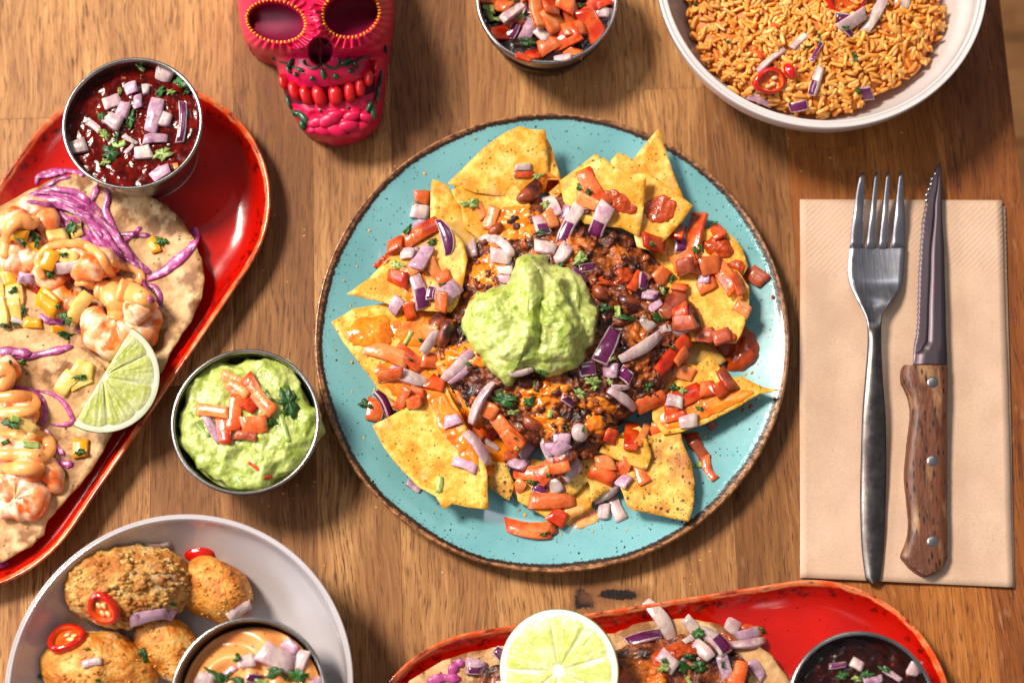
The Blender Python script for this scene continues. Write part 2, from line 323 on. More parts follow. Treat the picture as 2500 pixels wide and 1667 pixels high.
for i in range(-9, 6):
    px = 1395+205*i; xa = x0t+sw*i; xb = xa+sw
    ys = sorted([(Rm @ U(px+100, c)).y for c in cuts.get(px, [rs.uniform(0, 700), rs.uniform(900, 1600)])])
    ys = [-.42]+ys+[.47]
    if i == 5: xb = (Rm @ U(2467, 228)).x; ys = [-.42, .47]
    if i > 5: continue
    for a, b_ in zip(ys[:-1], ys[1:]):
        dz = rs.uniform(-.00006, .00006)
        vs, fs = rbox(xa+.00002, xb-.00002, a+.00002, b_-.00002, -.034, dz, .00018)
        cx, cy = (xa+xb)/2, (a+b_)/2
        m_ = rs.choice(wd[:2]+wd[:1]) if px < 1900 else wd[2]
        if px == 1395 and b_ < (Rm @ U(1500, 1100)).y:
            k1 = Rm @ U(1425, 1462); k2 = Rm @ U(1515, 1451)
            m_ = wood('oak_knotty', .92, [(k1.x-cx, k1.y-cy, .0062, .0058), (k2.x-cx, k2.y-cy, .0115, .0030)])
        if i == 5: m_ = wood('dark_edge_wood', .9, c1='#6c3814', c2='#8a4c20', c3='#a06030', dark='#341408')
        me = bpy.data.meshes.new('stave'); me.from_pydata([(v.x-cx, v.y-cy, v.z) for v in vs], [], fs); me.materials.append(m_)
        o = lk(bpy.data.objects.new('stave', me)); o.parent = table; o.location = (cx, cy, 0)
Rp = Matrix.Rotation(RA, 3, 'Z')
register([Rp @ Vector(v) for v in ((-1, -.42, 0), (.5, -.42, 0), (.5, .47, 0), (-1, .47, 0))], [(0, 1, 2, 3)])
floor = empty('floor', (0, 0, -.74), kind='structure'); TL['floor'] = Vector((0, 0, -.74))
fw = wood('floor_oak', 1.0, c1='#583618', c2='#7c5430', c3='#926a42', dark='#1c0d08')
for j in range(-16, 24):
    y = j*.115; vs, fs = rbox(-1.6, 2.6, -.056, .056, -.02, 0, .002)
    me = bpy.data.meshes.new('board'); me.from_pydata([(v.y, v.x, v.z) for v in vs], [], [f[::-1] for f in fs]); me.materials.append(fw)
    o = lk(bpy.data.objects.new('board', me)); o.parent = floor; o.location = (0, y, 0); o.rotation_euler = (0, 0, math.pi/2)
def lathe(prof, c, n=96):
    vs = []; fs = []
    for (r, z) in prof:
        for k in range(n):
            a = 2*math.pi*k/n; vs.append(Vector((c.x+r*math.cos(a), c.y+r*math.sin(a), z)))
    for i in range(len(prof)-1):
        for k in range(n): fs.append((i*n+k, i*n+(k+1) % n, (i+1)*n+(k+1) % n, (i+1)*n+k))
    return vs, fs
def smoothprof(p, n=6): return [tuple(q) for q in catmull(p, n)]
# ---------------- turquoise plate
def plate_mat():
    def B(nt, b):
        g = G(nt); tc = g.n('ShaderNodeTexCoord'); P = tc.outputs['Object']
        sx = g.n('ShaderNodeSeparateXYZ'); g.L.new(P, sx.inputs[0])
        r = g.math('SQRT', g.math('ADD', g.math('MULTIPLY', sx.outputs[0], sx.outputs[0]), g.math('MULTIPLY', sx.outputs[1], sx.outputs[1])))
        R = PR
        jag = g.math('MULTIPLY', g.math('SUBTRACT', g.noise(P, 420, 4, .7), .5), .0034)
        jag2 = g.math('MULTIPLY', g.math('SUBTRACT', g.noise(P, 16, 2), .5), .0065)
        rr = g.math('ADD', g.math('ADD', r, jag), jag2)
        blue = g.mix(g.mr(g.noise(P, 22, 3), .35, .65), '#68a0a5', '#78aeb2')
        sp1 = g.vor(P, 520, .30, .55); sp2 = g.vor(P, 230, .17, .40); sp3 = g.vor(P, 900, .3, .3)
        col = g.mix(g.math('MULTIPLY', sp3, .5), blue, '#2a6a70'); col = g.mix(g.math('MULTIPLY', sp1, .8), col, '#24302e'); col = g.mix(sp2, col, '#141a18')
        col = g.mix(g.mr(rr, R-.0046, R-.0041), col, '#2a1710')
        cop = g.mix(g.mr(g.noise(P, 260, 4, .7), .4, .62), '#5a3218', '#b07c50')
        col = g.mix(g.mr(rr, R-.0026, R-.0019), col, cop)
        sz = g.mr(sx.outputs[2], .0135, .0115)
        out = g.math('GREATER_THAN', r, R-.0006)
        col = g.mix(g.math('MULTIPLY', g.mr(sx.outputs[2], .0135, .0130), out), col, '#b3a8a8')
        col = g.mix(g.math('MULTIPLY', g.math('MULTIPLY', g.mr(sx.outputs[2], .0135, .0130), out), g.mr(g.noise(P, 30, 3), .45, .55)), col, '#3a241a')
        g.L.new(col, b.inputs['Base Color'])
        bp = g.n('ShaderNodeBump'); bp.inputs['Strength'].default_value = .5; bp.inputs['Distance'].default_value = .0012
        hh = g.math('MULTIPLY', g.mr(rr, R-.006, R-.002), g.noise(P, 300, 3)); g.L.new(hh, bp.inputs['Height']); g.L.new(bp.outputs[0], b.inputs['Normal'])
        g.L.new(g.math('ADD', g.mr(rr, R-.0046, R-.0041, .10, .3), g.mr(g.noise(P, 28, 5, .65), .42, .66, 0, .14)), b.inputs['Roughness'])
    return fxmat('turquoise_glaze', B, coat=.3)
PZ = .016
pc = U(1347, 818, PZ); PR = 579*KK(1347, 818, PZ)
prof = smoothprof([(.0001, .0062), (.05, .0062), (.085, .0064), (.103, .0075), (.118, .0112), (PR-.003, PZ-.0012), (PR-.001, PZ), (PR, PZ-.0008), (PR-.001, PZ-.0030), (.118, .0080), (.100, .0040), (.088, .0030), (.082, 0.0), (.0001, 0.0)], 5)
prof = [(max(r, .0001), z) for r, z in prof]
vs, fs = lathe(prof, pc, 192)
mesh('turquoise_plate', vs, fs, plate_mat(), label='large round turquoise plate with speckled glaze and brown rim, piled with nachos', cat='plate', base=Vector((pc.x, pc.y, 0)))
# ---------------- white and grey bowls
def bowl(name, cx, cy, rpx, zr, mat_, label, flat=.55, th=.0042, floor_z=.009):
    c = U(cx, cy, zr); R = rpx*KK(cx, cy, zr)
    p = smoothprof([(.0001, floor_z), (R*flat*.6, floor_z), (R*flat, floor_z+.003), (R*.80, zr*.48), (R*.93, zr*.78), (R-th, zr-.0012), (R-th*.5, zr), (R, zr-.0012), (R*.96, zr*.72), (R*.84, zr*.40), (R*flat*1.02, .004), (R*flat*.95, 0), (.0001, 0.0)], 6)
    p = [(max(r, .0001), z) for r, z in p]
    vs, fs = lathe(p, c, 160)
    mesh(name, vs, fs, mat_, label=label, cat='bowl', base=Vector((c.x, c.y, 0)))
    return c, R
riceC, riceR = bowl('white_bowl', 2006, -66, 405, .060, mt['wceram'], 'white bowl full of orange rice at the upper right corner', th=.0052)
greyC, greyR = bowl('grey_bowl', 437, 1676, 425, .052, mt['gceram'], 'pale grey bowl of fried croquettes at the lower left corner', flat=.62, th=.0030)
# ---------------- oval red trays
def tray_mat():
    def B(nt, b):
        g = G(nt); tc = g.n('ShaderNodeTexCoord'); P = tc.outputs['Object']
        sx = g.n('ShaderNodeSeparateXYZ'); g.L.new(P, sx.inputs[0]); z = sx.outputs[2]
        red = g.mix(g.mr(g.noise(P, 25, 3), .35, .65), '#a80a02', '#bd1204')
        sp = g.vor(P, 330, .22, .4); col = g.mix(g.math('MULTIPLY', sp, .8), red, '#3c0604'); col = g.mix(g.math('MULTIPLY', g.vor(P, 700, .28, .35), .6), col, '#5a0804')
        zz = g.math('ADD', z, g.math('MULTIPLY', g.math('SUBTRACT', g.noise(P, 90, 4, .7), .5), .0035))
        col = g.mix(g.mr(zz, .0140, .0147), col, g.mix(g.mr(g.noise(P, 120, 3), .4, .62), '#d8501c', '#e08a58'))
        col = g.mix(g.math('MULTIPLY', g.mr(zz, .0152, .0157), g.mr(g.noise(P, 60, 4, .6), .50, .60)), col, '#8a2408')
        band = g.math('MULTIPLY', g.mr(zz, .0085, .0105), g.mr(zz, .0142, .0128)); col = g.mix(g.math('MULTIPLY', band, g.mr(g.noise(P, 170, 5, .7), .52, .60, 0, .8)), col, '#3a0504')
        g.L.new(col, b.inputs['Base Color']); g.L.new(g.mr(g.noise(P, 30, 5, .65), .40, .66, .10, .19), b.inputs['Roughness'])
    return fxmat('red_glaze', B, rough=.16, coat=.25)
redm = tray_mat()
def stadium(A, B_, r, n=40):
    A = np.array(A, float); B_ = np.array(B_, float); d = (B_-A)/np.linalg.norm(B_-A); ang = math.atan2(d[1], d[0]); pts = []
    for k in range(n+1): a = ang+math.pi/2+math.pi*k/n; pts.append((A[0]+r*math.cos(a), A[1]+r*math.sin(a)))
    m = 14
    for k in range(1, m): t = k/m; q = A+(B_-A)*t; pts.append((q[0]+r*math.cos(ang-math.pi/2), q[1]+r*math.sin(ang-math.pi/2)))
    for k in range(n+1): a = ang-math.pi/2+math.pi*k/n; pts.append((B_[0]+r*math.cos(a), B_[1]+r*math.sin(a)))
    for k in range(1, m): t = k/m; q = B_+(A-B_)*t; pts.append((q[0]+r*math.cos(ang+math.pi/2), q[1]+r*math.sin(ang+math.pi/2)))
    return pts
def tray(name, A, B_, r, label):
    rings = [(0, .0150), (2, .0162), (7, .0160), (13, .0146), (22, .0122), (40, .0086), (62, .0066), (95, .0056), (180, .0054), (300, .0054)]
    z0 = .016; PA, PB = U(*A, z0), U(*B_, z0); rm = r*KK((A[0]+B_[0])/2, (A[1]+B_[1])/2, z0); k = rm/r
    vs = []; fs = []; n = None
    under = [(300, 0.0), (140, 0.0), (120, .002), (60, .0030), (14, .0095), (2, .0138)]
    for ins, z in under+rings:
        pts = stadium((PA.x, PA.y), (PB.x, PB.y), rm-ins*k); n = len(pts)
        vs += [Vector((p[0], p[1], z)) for p in pts]
    L = len(under)+len(rings)
    for i in range(L-1):
        for q in range(n): fs.append((i*n+q, i*n+(q+1) % n, (i+1)*n+(q+1) % n, (i+1)*n+q))
    fs.append(tuple(range((L-1)*n, L*n))); fs.append(tuple(range(n))[::-1])
    # triangulating caps for ray casts
    ff = [f for f in fs if len(f) == 4]; base = (L-1)*n
    ff += [(base, base+q, base+q+1) for q in range(1, n-1)]
    register(vs, ff)
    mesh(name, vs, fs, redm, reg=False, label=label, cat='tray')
d1 = np.array([.574, -.819]); p1 = np.array([.819, .574])
tA = p1*562+d1*(-211); tB = p1*562+d1*(-968)
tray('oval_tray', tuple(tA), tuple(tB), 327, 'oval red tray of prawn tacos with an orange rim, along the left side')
d2 = np.array([.987, -.159]); p2 = np.array([.159, .987])
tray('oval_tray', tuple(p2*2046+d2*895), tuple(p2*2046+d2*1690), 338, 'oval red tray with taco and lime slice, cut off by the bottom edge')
# ---------------- steel cups
def cup(cx, cy, rpx, zr, z0, label):
    c = U(cx, cy, zr); R = rpx*KK(cx, cy, zr); h = zr-z0
    e = empty('steel_cup', Vector((c.x, c.y, z0)), label=label, cat='cup', group='small steel sauce cups'); TL[e.name] = Vector((c.x, c.y, z0))
    p = smoothprof([(.0001, z0+.0012), (R*.66, z0+.0012), (R*.74, z0+.004), (R*.90, z0+h*.6), (R-.0014, zr-.001)], 6)
    q = smoothprof([(R-.0006, zr-.0018), (R*.91, z0+h*.6), (R*.755, z0+.003), (R*.70, z0), (.0001, z0)], 6)
    vs, fs = lathe(p+q, c, 96)
    mesh('cup_wall', vs, fs, mt['steel'], parent=e)
    ring = [(R-.0010+.0011*math.cos(a), zr-.0008+.0011*math.sin(a)) for a in [2*math.pi*k/10 for k in range(11)]]
    vs, fs = lathe(ring, c, 96); mesh('rim', vs, fs, mt['steel'], parent=e)
    return c, R
# ---------------- fork
def prism(out, top, thick, name, mat_, parent=None, **kw):
    """flat shape from a photo outline: top(px,py) gives the height, thick the depth"""
    pass
def strip_solid(rows, zf, thick, nx=8, cross=None):
    """rows: (y, xl, xr) photo outline of a long part, zf(y)->height, cross(u,y)->extra height; closed solid"""
    vs = []; fs = []; n = nx+1; m = len(rows)
    for lay in (0, 1):
        for (y, xl, xr) in rows:
            for k in range(n):
                u = k/nx; x = xl+(xr-xl)*u; z = zf(y)+(cross(2*u-1, y) if cross else 0)
                p = U(x, y, z); vs.append(p if lay == 0 else p-Vector((0, 0, thick)))
    o = m*n
    for i in range(m-1):
        for k in range(nx):
            a = i*n+k; fs.append((a, a+n, a+n+1, a+1)); fs.append((o+a, o+a+1, o+a+n+1, o+a+n))
        a = i*n; fs.append((a, o+a, o+a+n, a+n)); a = i*n+nx; fs.append((a, a+n, o+a+n, o+a))
    for k in range(nx):
        fs.append((k, k+1, o+k+1, o+k)); a = (m-1)*n+k; fs.append((a, o+a, o+a+1, a+1))
    return vs, fs
def interp(tab):
    tab = sorted(tab)
    def f(y):
        if y <= tab[0][0]: return tab[0][1]
        for (a, b), (c, d) in zip(tab[:-1], tab[1:]):
            if y <= c: t = (y-a)/(c-a); t = t*t*(3-2*t); return b+(d-b)*t
        return tab[-1][1]
    return f
def dense(rows, step=8):
    out = []
    q = catmull([np.array(r, float) for r in rows], 6)
    return [tuple(v) for v in q]
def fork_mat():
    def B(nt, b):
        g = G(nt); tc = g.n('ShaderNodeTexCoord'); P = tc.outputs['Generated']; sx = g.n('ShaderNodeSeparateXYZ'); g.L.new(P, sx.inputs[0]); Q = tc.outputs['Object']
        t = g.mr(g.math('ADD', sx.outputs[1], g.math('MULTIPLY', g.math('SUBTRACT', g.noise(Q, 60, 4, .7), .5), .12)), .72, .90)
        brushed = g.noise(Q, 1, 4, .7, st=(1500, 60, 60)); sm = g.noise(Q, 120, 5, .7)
        dark_reflection = g.mix(g.mr(sm, .4, .65), '#5a5453', '#6c6765'); new = g.mix(g.mr(brushed, .35, .65), '#85838a', '#adabb0'); g.L.new(g.mix(t, dark_reflection, new), b.inputs['Base Color'])  # dark reflection on the handle painted into the steel colour, head left lighter
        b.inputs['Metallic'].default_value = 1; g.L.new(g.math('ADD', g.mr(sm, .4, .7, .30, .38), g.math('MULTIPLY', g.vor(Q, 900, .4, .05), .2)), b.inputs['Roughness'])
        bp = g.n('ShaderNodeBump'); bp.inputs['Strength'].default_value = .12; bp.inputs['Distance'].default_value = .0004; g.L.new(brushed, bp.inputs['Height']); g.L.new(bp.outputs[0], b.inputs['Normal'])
    return fxmat('reflection_painted_fork_steel', B)
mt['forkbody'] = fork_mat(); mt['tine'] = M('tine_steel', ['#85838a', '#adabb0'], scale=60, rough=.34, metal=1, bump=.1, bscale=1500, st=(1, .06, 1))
fe = empty('fork', U(2132, 900, .003), label='steel dinner fork with four tines lying on the brown napkin', cat='fork'); TL[fe.name] = U(2132, 900, .003)
fz = interp([(418, .0165), (520, .0105), (610, .0062), (680, .0058), (740, .0092), (800, .0125), (950, .0118), (1200, .0080), (1420, .0068)])
body = dense([(604, 2075, 2211), (640, 2071, 2208), (670, 2071, 2206), (700, 2078, 2200), (735, 2095, 2178), (765, 2111, 2156), (790, 2118, 2152), (844, 2119, 2152), (933, 2112, 2156), (1010, 2106, 2162), (1112, 2103, 2164), (1200, 2101, 2163), (1279, 2102, 2161), (1340, 2105, 2158), (1390, 2111, 2153), (1412, 2115, 2149), (1424, 2124, 2140)])
cr = lambda u, y: (.0016*(u*u-.3) if y < 760 else (-.0014*(u*u) if y > 820 else .0016*(u*u-.3)*(1-(y-760)/60)-.0014*u*u*(y-760)/60))
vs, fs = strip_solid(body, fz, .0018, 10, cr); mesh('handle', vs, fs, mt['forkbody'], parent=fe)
for (tl, tr, bl, br, mlx) in ((2104, 2112, 2075, 2106, 2080), (2137, 2144, 2115, 2137, None), (2165, 2173, 2146, 2167, None), (2196, 2203, 2177, 2211, None)):
    rows = []
    for k in range(13):
        t = k/12; y = 421+(606-421)*t; e_ = t**.8
        l_ = tl+(bl-tl)*(t**.62 if tl == 2104 else t); r_ = tr+(br-tr)*(t**.55 if tl == 2196 else t); rows.append((y, l_, r_))
    vs, fs = strip_solid(rows, fz, .0018, 4, lambda u, y: -.0003*u*u+.0004); mesh('tine', vs, fs, mt['tine'], parent=fe)
# ---------------- knife
ke = empty('steak_knife', U(2262, 900, .003), label='serrated steak knife with worn wooden handle and three rivets', cat='knife'); TL[ke.name] = U(2262, 900, .003)
zk = interp([(390, .0062), (890, .0078), (1400, .0052)])
lrows = [(397, 2294), (415, 2283), (440, 2271), (482, 2258), (559, 2248), (610, 2244), (686, 2240), (780, 2238), (818, 2235), (850, 2231), (893, 2229)]
li = interp(lrows); ri = interp([(397, 2296), (420, 2298), (508, 2300), (635, 2306), (780, 2309), (893, 2313)]); mi = interp([(397, 2295.5), (440, 2291), (508, 2283), (635, 2273), (780, 2268), (831, 2266), (850, 2255), (864, 2236), (893, 2232)])
rows = []; mids = []
y = 397
while y < 893:
    ser = 3.2*abs(math.sin((y-430)*math.pi/13)) if 430 < y < 825 else 0
    rows.append((y, li(y)+ser, mi(y))); mids.append((y, mi(y)+.05, ri(y))); y += 3.2
vs, fs = strip_solid(rows, lambda y: zk(y)+.0016, .0006, 4, lambda u, y: .0005*(u-1)/2); mesh('bevel', vs, fs, mt['edge'] if 0 else mt['blade'], parent=ke)
vs, fs = strip_solid(mids, lambda y: zk(y)+.0017, .0011, 3); mesh('blade', vs, fs, mt['blade'], parent=ke)
for k in range(6):
    y = 424+13.0*k; x = li(y)+4; 
    vs = []; fs = []
    for a in range(5):
        for b in range(8):
            th = math.pi*a/4; ph = 2*math.pi*b/8; p = U(x+4.2*math.sin(th)*math.cos(ph), y+6*math.sin(th)*math.sin(ph), zk(y)+.0016); p.z += .0006*math.cos(th); vs.append(p)
    for a in range(4):
        for b in range(8): fs.append((a*8+b, a*8+(b+1) % 8, a*8+8+(b+1) % 8, a*8+8+b))
    mesh('serration', vs, fs, mt['wceram'] if 0 else mt['steel'], parent=ke)
hl = dense([(891, 2207, 2313), (905, 2204, 2314), (928, 2205, 2314), (951, 2216, 2314), (974, 2224, 2314), (1010, 2227, 2313), (1073, 2219, 2313), (1137, 2212, 2313), (1177, 2212, 2313), (1253, 2219, 2313), (1289, 2220, 2313), (1319, 2214, 2313), (1345, 2204, 2313), (1358, 2201, 2313), (1372, 2211, 2309), (1386, 2223, 2302), (1397, 2237, 2286), (1403, 2252, 2270)])
vs, fs = strip_solid(hl, lambda y: zk(y)+.0052, .0100, 14, lambda u, y: -.0030*abs(u)**6)
vs = [v if i < len(vs)//2 else v for i, v in enumerate(vs)]
vs = displace(vs, fs, lambda p, i: .0002*fr(p, 300, 3)); kh = mesh('handle', vs, fs, mt['handle'], parent=ke)
def dome_disc(px, py, z, rpx, h, n=20, ry=None):
    vs = []; fs = []; ry = ry or rpx
    for a in range(5):
        th = math.pi/2*a/4
        for b in range(n):
            ph = 2*math.pi*b/n; p = U(px+rpx*math.sin(th)*math.cos(ph), py+ry*math.sin(th)*math.sin(ph), z); p.z += h*math.cos(th); vs.append(p)
    for a in range(4):
        for b in range(n): fs.append((a*n+b, a*n+(b+1) % n, a*n+n+(b+1) % n, a*n+n+b))
    return vs, fs
for ry_ in (933, 1124, 1321):
    vs, fs = dome_disc(2277, ry_, zk(ry_)+.0050, 14.5, .0007); mesh('rivet', vs, fs, mt['edge'], parent=kh)
# ---------------- napkin, two plies
def poly_sheet(corner, zf, thick, n=(30, 54), name='sheet', mat_=None, **kw):
    (a, b, c, d) = [np.array(q, float) for q in corner]; vs = []; fs = []; nx, ny = n
    for lay in (0, 1):
        for j in range(ny+1):
            for i in range(nx+1):
                u, v = i/nx, j/ny; p = (a*(1-u)+b*u)*(1-v)+(d*(1-u)+c*u)*v
                e = .6*math.sin(v*9+u*3) if i in (0, nx) else 0
                q = U(p[0]+e, p[1], 0); z = zf(u, v); q = U(p[0]+e, p[1], z); q.z -= lay*thick; vs.append(q)
    o = (nx+1)*(ny+1)
    for j in range(ny):
        for i in range(nx):
            A = j*(nx+1)+i; fs.append((A, A+nx+1, A+nx+2, A+1)); fs.append((o+A, o+A+1, o+A+nx+2, o+A+nx+1))
    for j in range(ny):
        A = j*(nx+1); fs.append((A, o+A, o+A+nx+1, A+nx+1)); A += nx; fs.append((A, A+nx+1, o+A+nx+1, o+A))
    for i in range(nx): fs.append((i, i+1, o+i+1, o+i)); A = ny*(nx+1)+i; fs.append((A, o+A, o+A+1, A+1))
    return vs, fs
def paper_mat():
    def B(nt, b):
        g = G(nt); tc = g.n('ShaderNodeTexCoord'); P = tc.outputs['Object']
        col = g.mix(g.mr(g.noise(P, 35, 4), .35, .65), '#c3a28a', '#ceae96'); col = g.mix(g.math('MULTIPLY', g.vor(P, 650, .25, .1), .5), col, '#7a5236')
        col = g.mix(g.mr(g.noise(P, 900, 3), .4, .7, 0, .25), col, '#a07c60')
        sx = g.n('ShaderNodeSeparateXYZ'); g.L.new(P, sx.inputs[0]); y = sx.outputs[1]
        # embossed diagonal band below the top edge
        mp = g.n('ShaderNodeMapping'); mp.inputs['Rotation'].default_value = (0, 0, math.radians(45)); g.L.new(P, mp.inputs[0])
        wv = g.n('ShaderNodeTexWave'); wv.inputs['Scale'].default_value = 130; wv.inputs['Distortion'].default_value = 1.5; g.L.new(mp.outputs[0], wv.inputs[0])
        ch = g.n('ShaderNodeTexWave', bands_direction='Y'); ch.inputs['Scale'].default_value = 260; ch.inputs['Distortion'].default_value = 1; g.L.new(mp.outputs[0], ch.inputs[0])
        mask = g.math('MULTIPLY', g.mr(g.math('ADD', y, g.math('MULTIPLY', g.noise(P, 20, 2), .01)), .066, .076), g.mr(g.noise(P, 30, 3), .38, .56))
        h = g.math('MULTIPLY', g.math('ADD', g.math('MULTIPLY', wv.outputs['Fac'], .55), g.math('MULTIPLY', ch.outputs['Fac'], .35)), mask)
        h = g.math('ADD', h, g.math('MULTIPLY', g.noise(P, 500, 4), .35)); h = g.math('ADD', h, g.math('MULTIPLY', g.noise(P, 60, 3), .8))
        bp = g.n('ShaderNodeBump'); bp.inputs['Strength'].default_value = .38; bp.inputs['Distance'].default_value = .0006; g.L.new(h, bp.inputs['Height']); g.L.new(bp.outputs[0], b.inputs['Normal'])
        g.L.new(col, b.inputs['Base Color']); b.inputs['Specular IOR Level'].default_value = .25
    return fxmat('kraft_paper', B, rough=.75)
pm = paper_mat()
ne = empty('napkin', U(2210, 960, 0), label='folded brown paper napkin under the fork and knife', cat='napkin'); TL[ne.name] = U(2210, 960, 0)
vs, fs = poly_sheet([(1955, 500), (2455, 503), (2478, 1432), (1955, 1405)], lambda u, v: .0012+.0002*math.sin(u*7+v*4), .0008); mesh('lower_fold', vs, fs, pm, parent=ne)
vs, fs = poly_sheet([(1953, 487), (2446, 489), (2474, 1433), (1953, 1409)], lambda u, v: .0026+.0005*math.sin(u*5+v*7)*math.sin(3.14*u)+.0012*noise.noise(Vector((u*3, v*5, 2)))+.0006*noise.noise(Vector((u*9, v*14, 5)))+.0003*abs(math.sin(v*3.1+1.5))+.0012*max(0, u-.8)*5*(.2+.8*max(0, .5-v)), .0009); mesh('upper_fold', vs, fs, pm, parent=ne)
# ================================================================ food builders
def smooth01(t): t = max(0, min(1, t)); return t*t*(3-2*t)
FINAL = []
def place(label_kind, o, px, py, dish, size): FINAL.append([label_kind, o, px, py, dish, size])
def fan(outline, n, center=None):
    o = catmull(outline, 6, closed=True); o = np.array(o)
    c = np.array(center, float) if center is not None else o.mean(axis=0)
    # resample by arc length
    d = np.r_[0, np.cumsum(np.linalg.norm(np.diff(np.vstack([o, o[:1]]), axis=0), axis=1))]
    tt = np.linspace(0, d[-1], n, endpoint=False); oo = np.vstack([o, o[:1]])
    return np.c_[np.interp(tt, d, oo[:, 0]), np.interp(tt, d, oo[:, 1])], c
def mound(name, outline, center, zt, zb, mat_, nr=20, nth=64, disp=None, power=2.0, edge=.5, parent=None, **kw):
    """closed domed body: zt(px,py,t) top height, zb base height (number or 'hit')"""
    o, c = fan(outline, nth, center); vs = []; fs = []; bz = {}
    for i in range(1, nr+1):
        t = (i/nr)**.85
        for k in range(nth):
            p = c+(o[k]-c)*t; z = zt(p[0], p[1], t); vs.append(U(p[0], p[1], z))
    last = []
    for k in range(nth):
        v = vs[(nr-1)*nth+k]; z = zb if not callable(zb) else zb(o[k][0], o[k][1]); q = Vector((v.x, v.y, z)); last.append(q)
    vs += last
    z = zt(c[0], c[1], 0); vs.append(U(c[0], c[1], z)); ci = len(vs)-1
    for k in range(nth): fs.append((ci, (k+1) % nth, k))
    for i in range(nr):
        for k in range(nth): fs.append((i*nth+k, i*nth+(k+1) % nth, (i+1)*nth+(k+1) % nth, (i+1)*nth+k))
    fs = [f[::-1] for f in fs]
    if normals(vs, fs)[1][ci][2] < 0: fs = [f[::-1] for f in fs]
    if disp: vs = displace(vs, fs, disp)
    return mesh(name, vs, fs, mat_, parent=parent, **kw)
def puddle(name, outline, th, mat_, nr=7, nth=40, disp=None, floor=None, parent=None, center=None, **kw):
    """thin sauce lying on whatever is under it"""
    o, c = fan(outline, nth, center); vs = []; fs = []; Z = np.zeros((nr+1, nth))
    o = np.array([c+(q-c)*(1+.16*noise.noise(Vector((q[0]*.06, q[1]*.06, 1)))+.07*noise.noise(Vector((q[0]*.17, q[1]*.17, 5)))) for q in o])
    hz = hit(c[0], c[1])[0].z
    for i in range(nr+1):
        for k in range(nth):
            p = c+(o[k]-c)*(i/nr if i else .02); h = hit(p[0], p[1])[0]; Z[i, k] = h.z
    for _ in range(2):
        Z = (Z+np.roll(Z, 1, 1)+np.roll(Z, -1, 1)+np.vstack([Z[1:], Z[-1:]])+np.vstack([Z[:1], Z[:-1]]))/5
    if floor is not None: Z = np.maximum(Z, floor)
    for i in range(nr+1):
        t = i/nr
        for k in range(nth):
            p = c+(o[k]-c)*(t if i else .02); z = Z[i, k]+th*(1-t**2)+(.00015 if t < 1 else -.0012); q = U(p[0], p[1], z); vs.append(q)
    for i in range(nr):
        for k in range(nth): fs.append((i*nth+k, (i+1)*nth+k, (i+1)*nth+(k+1) % nth, i*nth+(k+1) % nth))
    vs.append(U(c[0], c[1], Z[0].mean()+th)); ci = len(vs)-1
    for k in range(nth): fs.append((ci, k, (k+1) % nth))
    if normals(vs, fs)[1][ci][2] < 0: fs = [f[::-1] for f in fs]
    f_ = disp or (lambda p, i: .0005*fr(p, 260, 3)*(1 if i < nr*nth else 0))
    vs = displace(vs, fs, f_)
    return mesh(name, vs, fs, mat_, parent=parent, **kw)
def sheet(name, outline, zf, thick, mat_, step=14, rough_edge=1.2, seed=1, disp=.0003, dsc=120, smooth=True, parent=None, **kw):
    """thin solid (chip, tortilla): photo outline, zf(px,py) height"""
    pts = []; n = len(outline); rr = random.Random(seed)
    for i in range(n):
        a = np.array(outline[i], float); b = np.array(outline[(i+1) % n], float); L = np.linalg.norm(b-a); m = max(1, int(L/step))
        for k in range(m):
            p = a+(b-a)*k/m
            if k: nn = np.array([-(b-a)[1], (b-a)[0]])/L; p = p+nn*rr.uniform(-1, 1)*rough_edge+nn*math.sin(k*.9+seed)*rough_edge
            pts.append(p)
    nb = len(pts); P = np.array(pts); x0, y0 = P.min(0); x1, y1 = P.max(0)
    def inside(q, marg=.3):
        c = False; j = nb-1
        for i in range(nb):
            if (P[i, 1] > q[1]) != (P[j, 1] > q[1]) and q[0] < (P[j, 0]-P[i, 0])*(q[1]-P[i, 1])/(P[j, 1]-P[i, 1])+P[i, 0]: c = not c
            j = i
        if not c: return False
        return np.min(np.hypot(P[:, 0]-q[0], P[:, 1]-q[1])) > step*marg
    y = y0; r = 0
    while y < y1:
        x = x0+(step/2 if r % 2 else 0)
        while x < x1:
            q = (x+rr.uniform(-2, 2), y+rr.uniform(-2, 2))
            if inside(q, .5): pts.append(np.array(q))
            x += step
        y += step*.87; r += 1
    res = geometry.delaunay_2d_cdt([Vector(tuple(p)) for p in pts], [(i, (i+1) % nb) for i in range(nb)], [], 1, 1e-4)
    V2, _, Fc = res[0], res[1], res[2]; m = len(V2)
    order = {}
    top = [U(v.x, v.y, zf(v.x, v.y)) for v in V2]
    top = [t+Vector((0, 0, disp*fr(t, dsc, 3, seed))) for t in top]
    from collections import Counter
    ec = Counter()
    F3 = []
    for f in Fc:
        f = tuple(f)
        a, b, c = V2[f[0]], V2[f[1]], V2[f[2]]
        if (b.x-a.x)*(c.y-a.y)-(b.y-a.y)*(c.x-a.x) > 0: f = f[::-1]      # photo y runs down
        F3.append(f)
    vs = top+[t-Vector((0, 0, thick)) for t in top]; fs = list(F3)+[tuple(m+i for i in f[::-1]) for f in F3]
    ed = {}
    for f in F3:
        for i in range(len(f)): ed[(f[i], f[(i+1) % len(f)])] = 1
    for (a, b) in ed:
        if (b, a) not in ed: fs.append((b, a, m+a, m+b))
    return mesh(name, vs, fs, mat_, parent=parent, smooth=smooth, **kw)
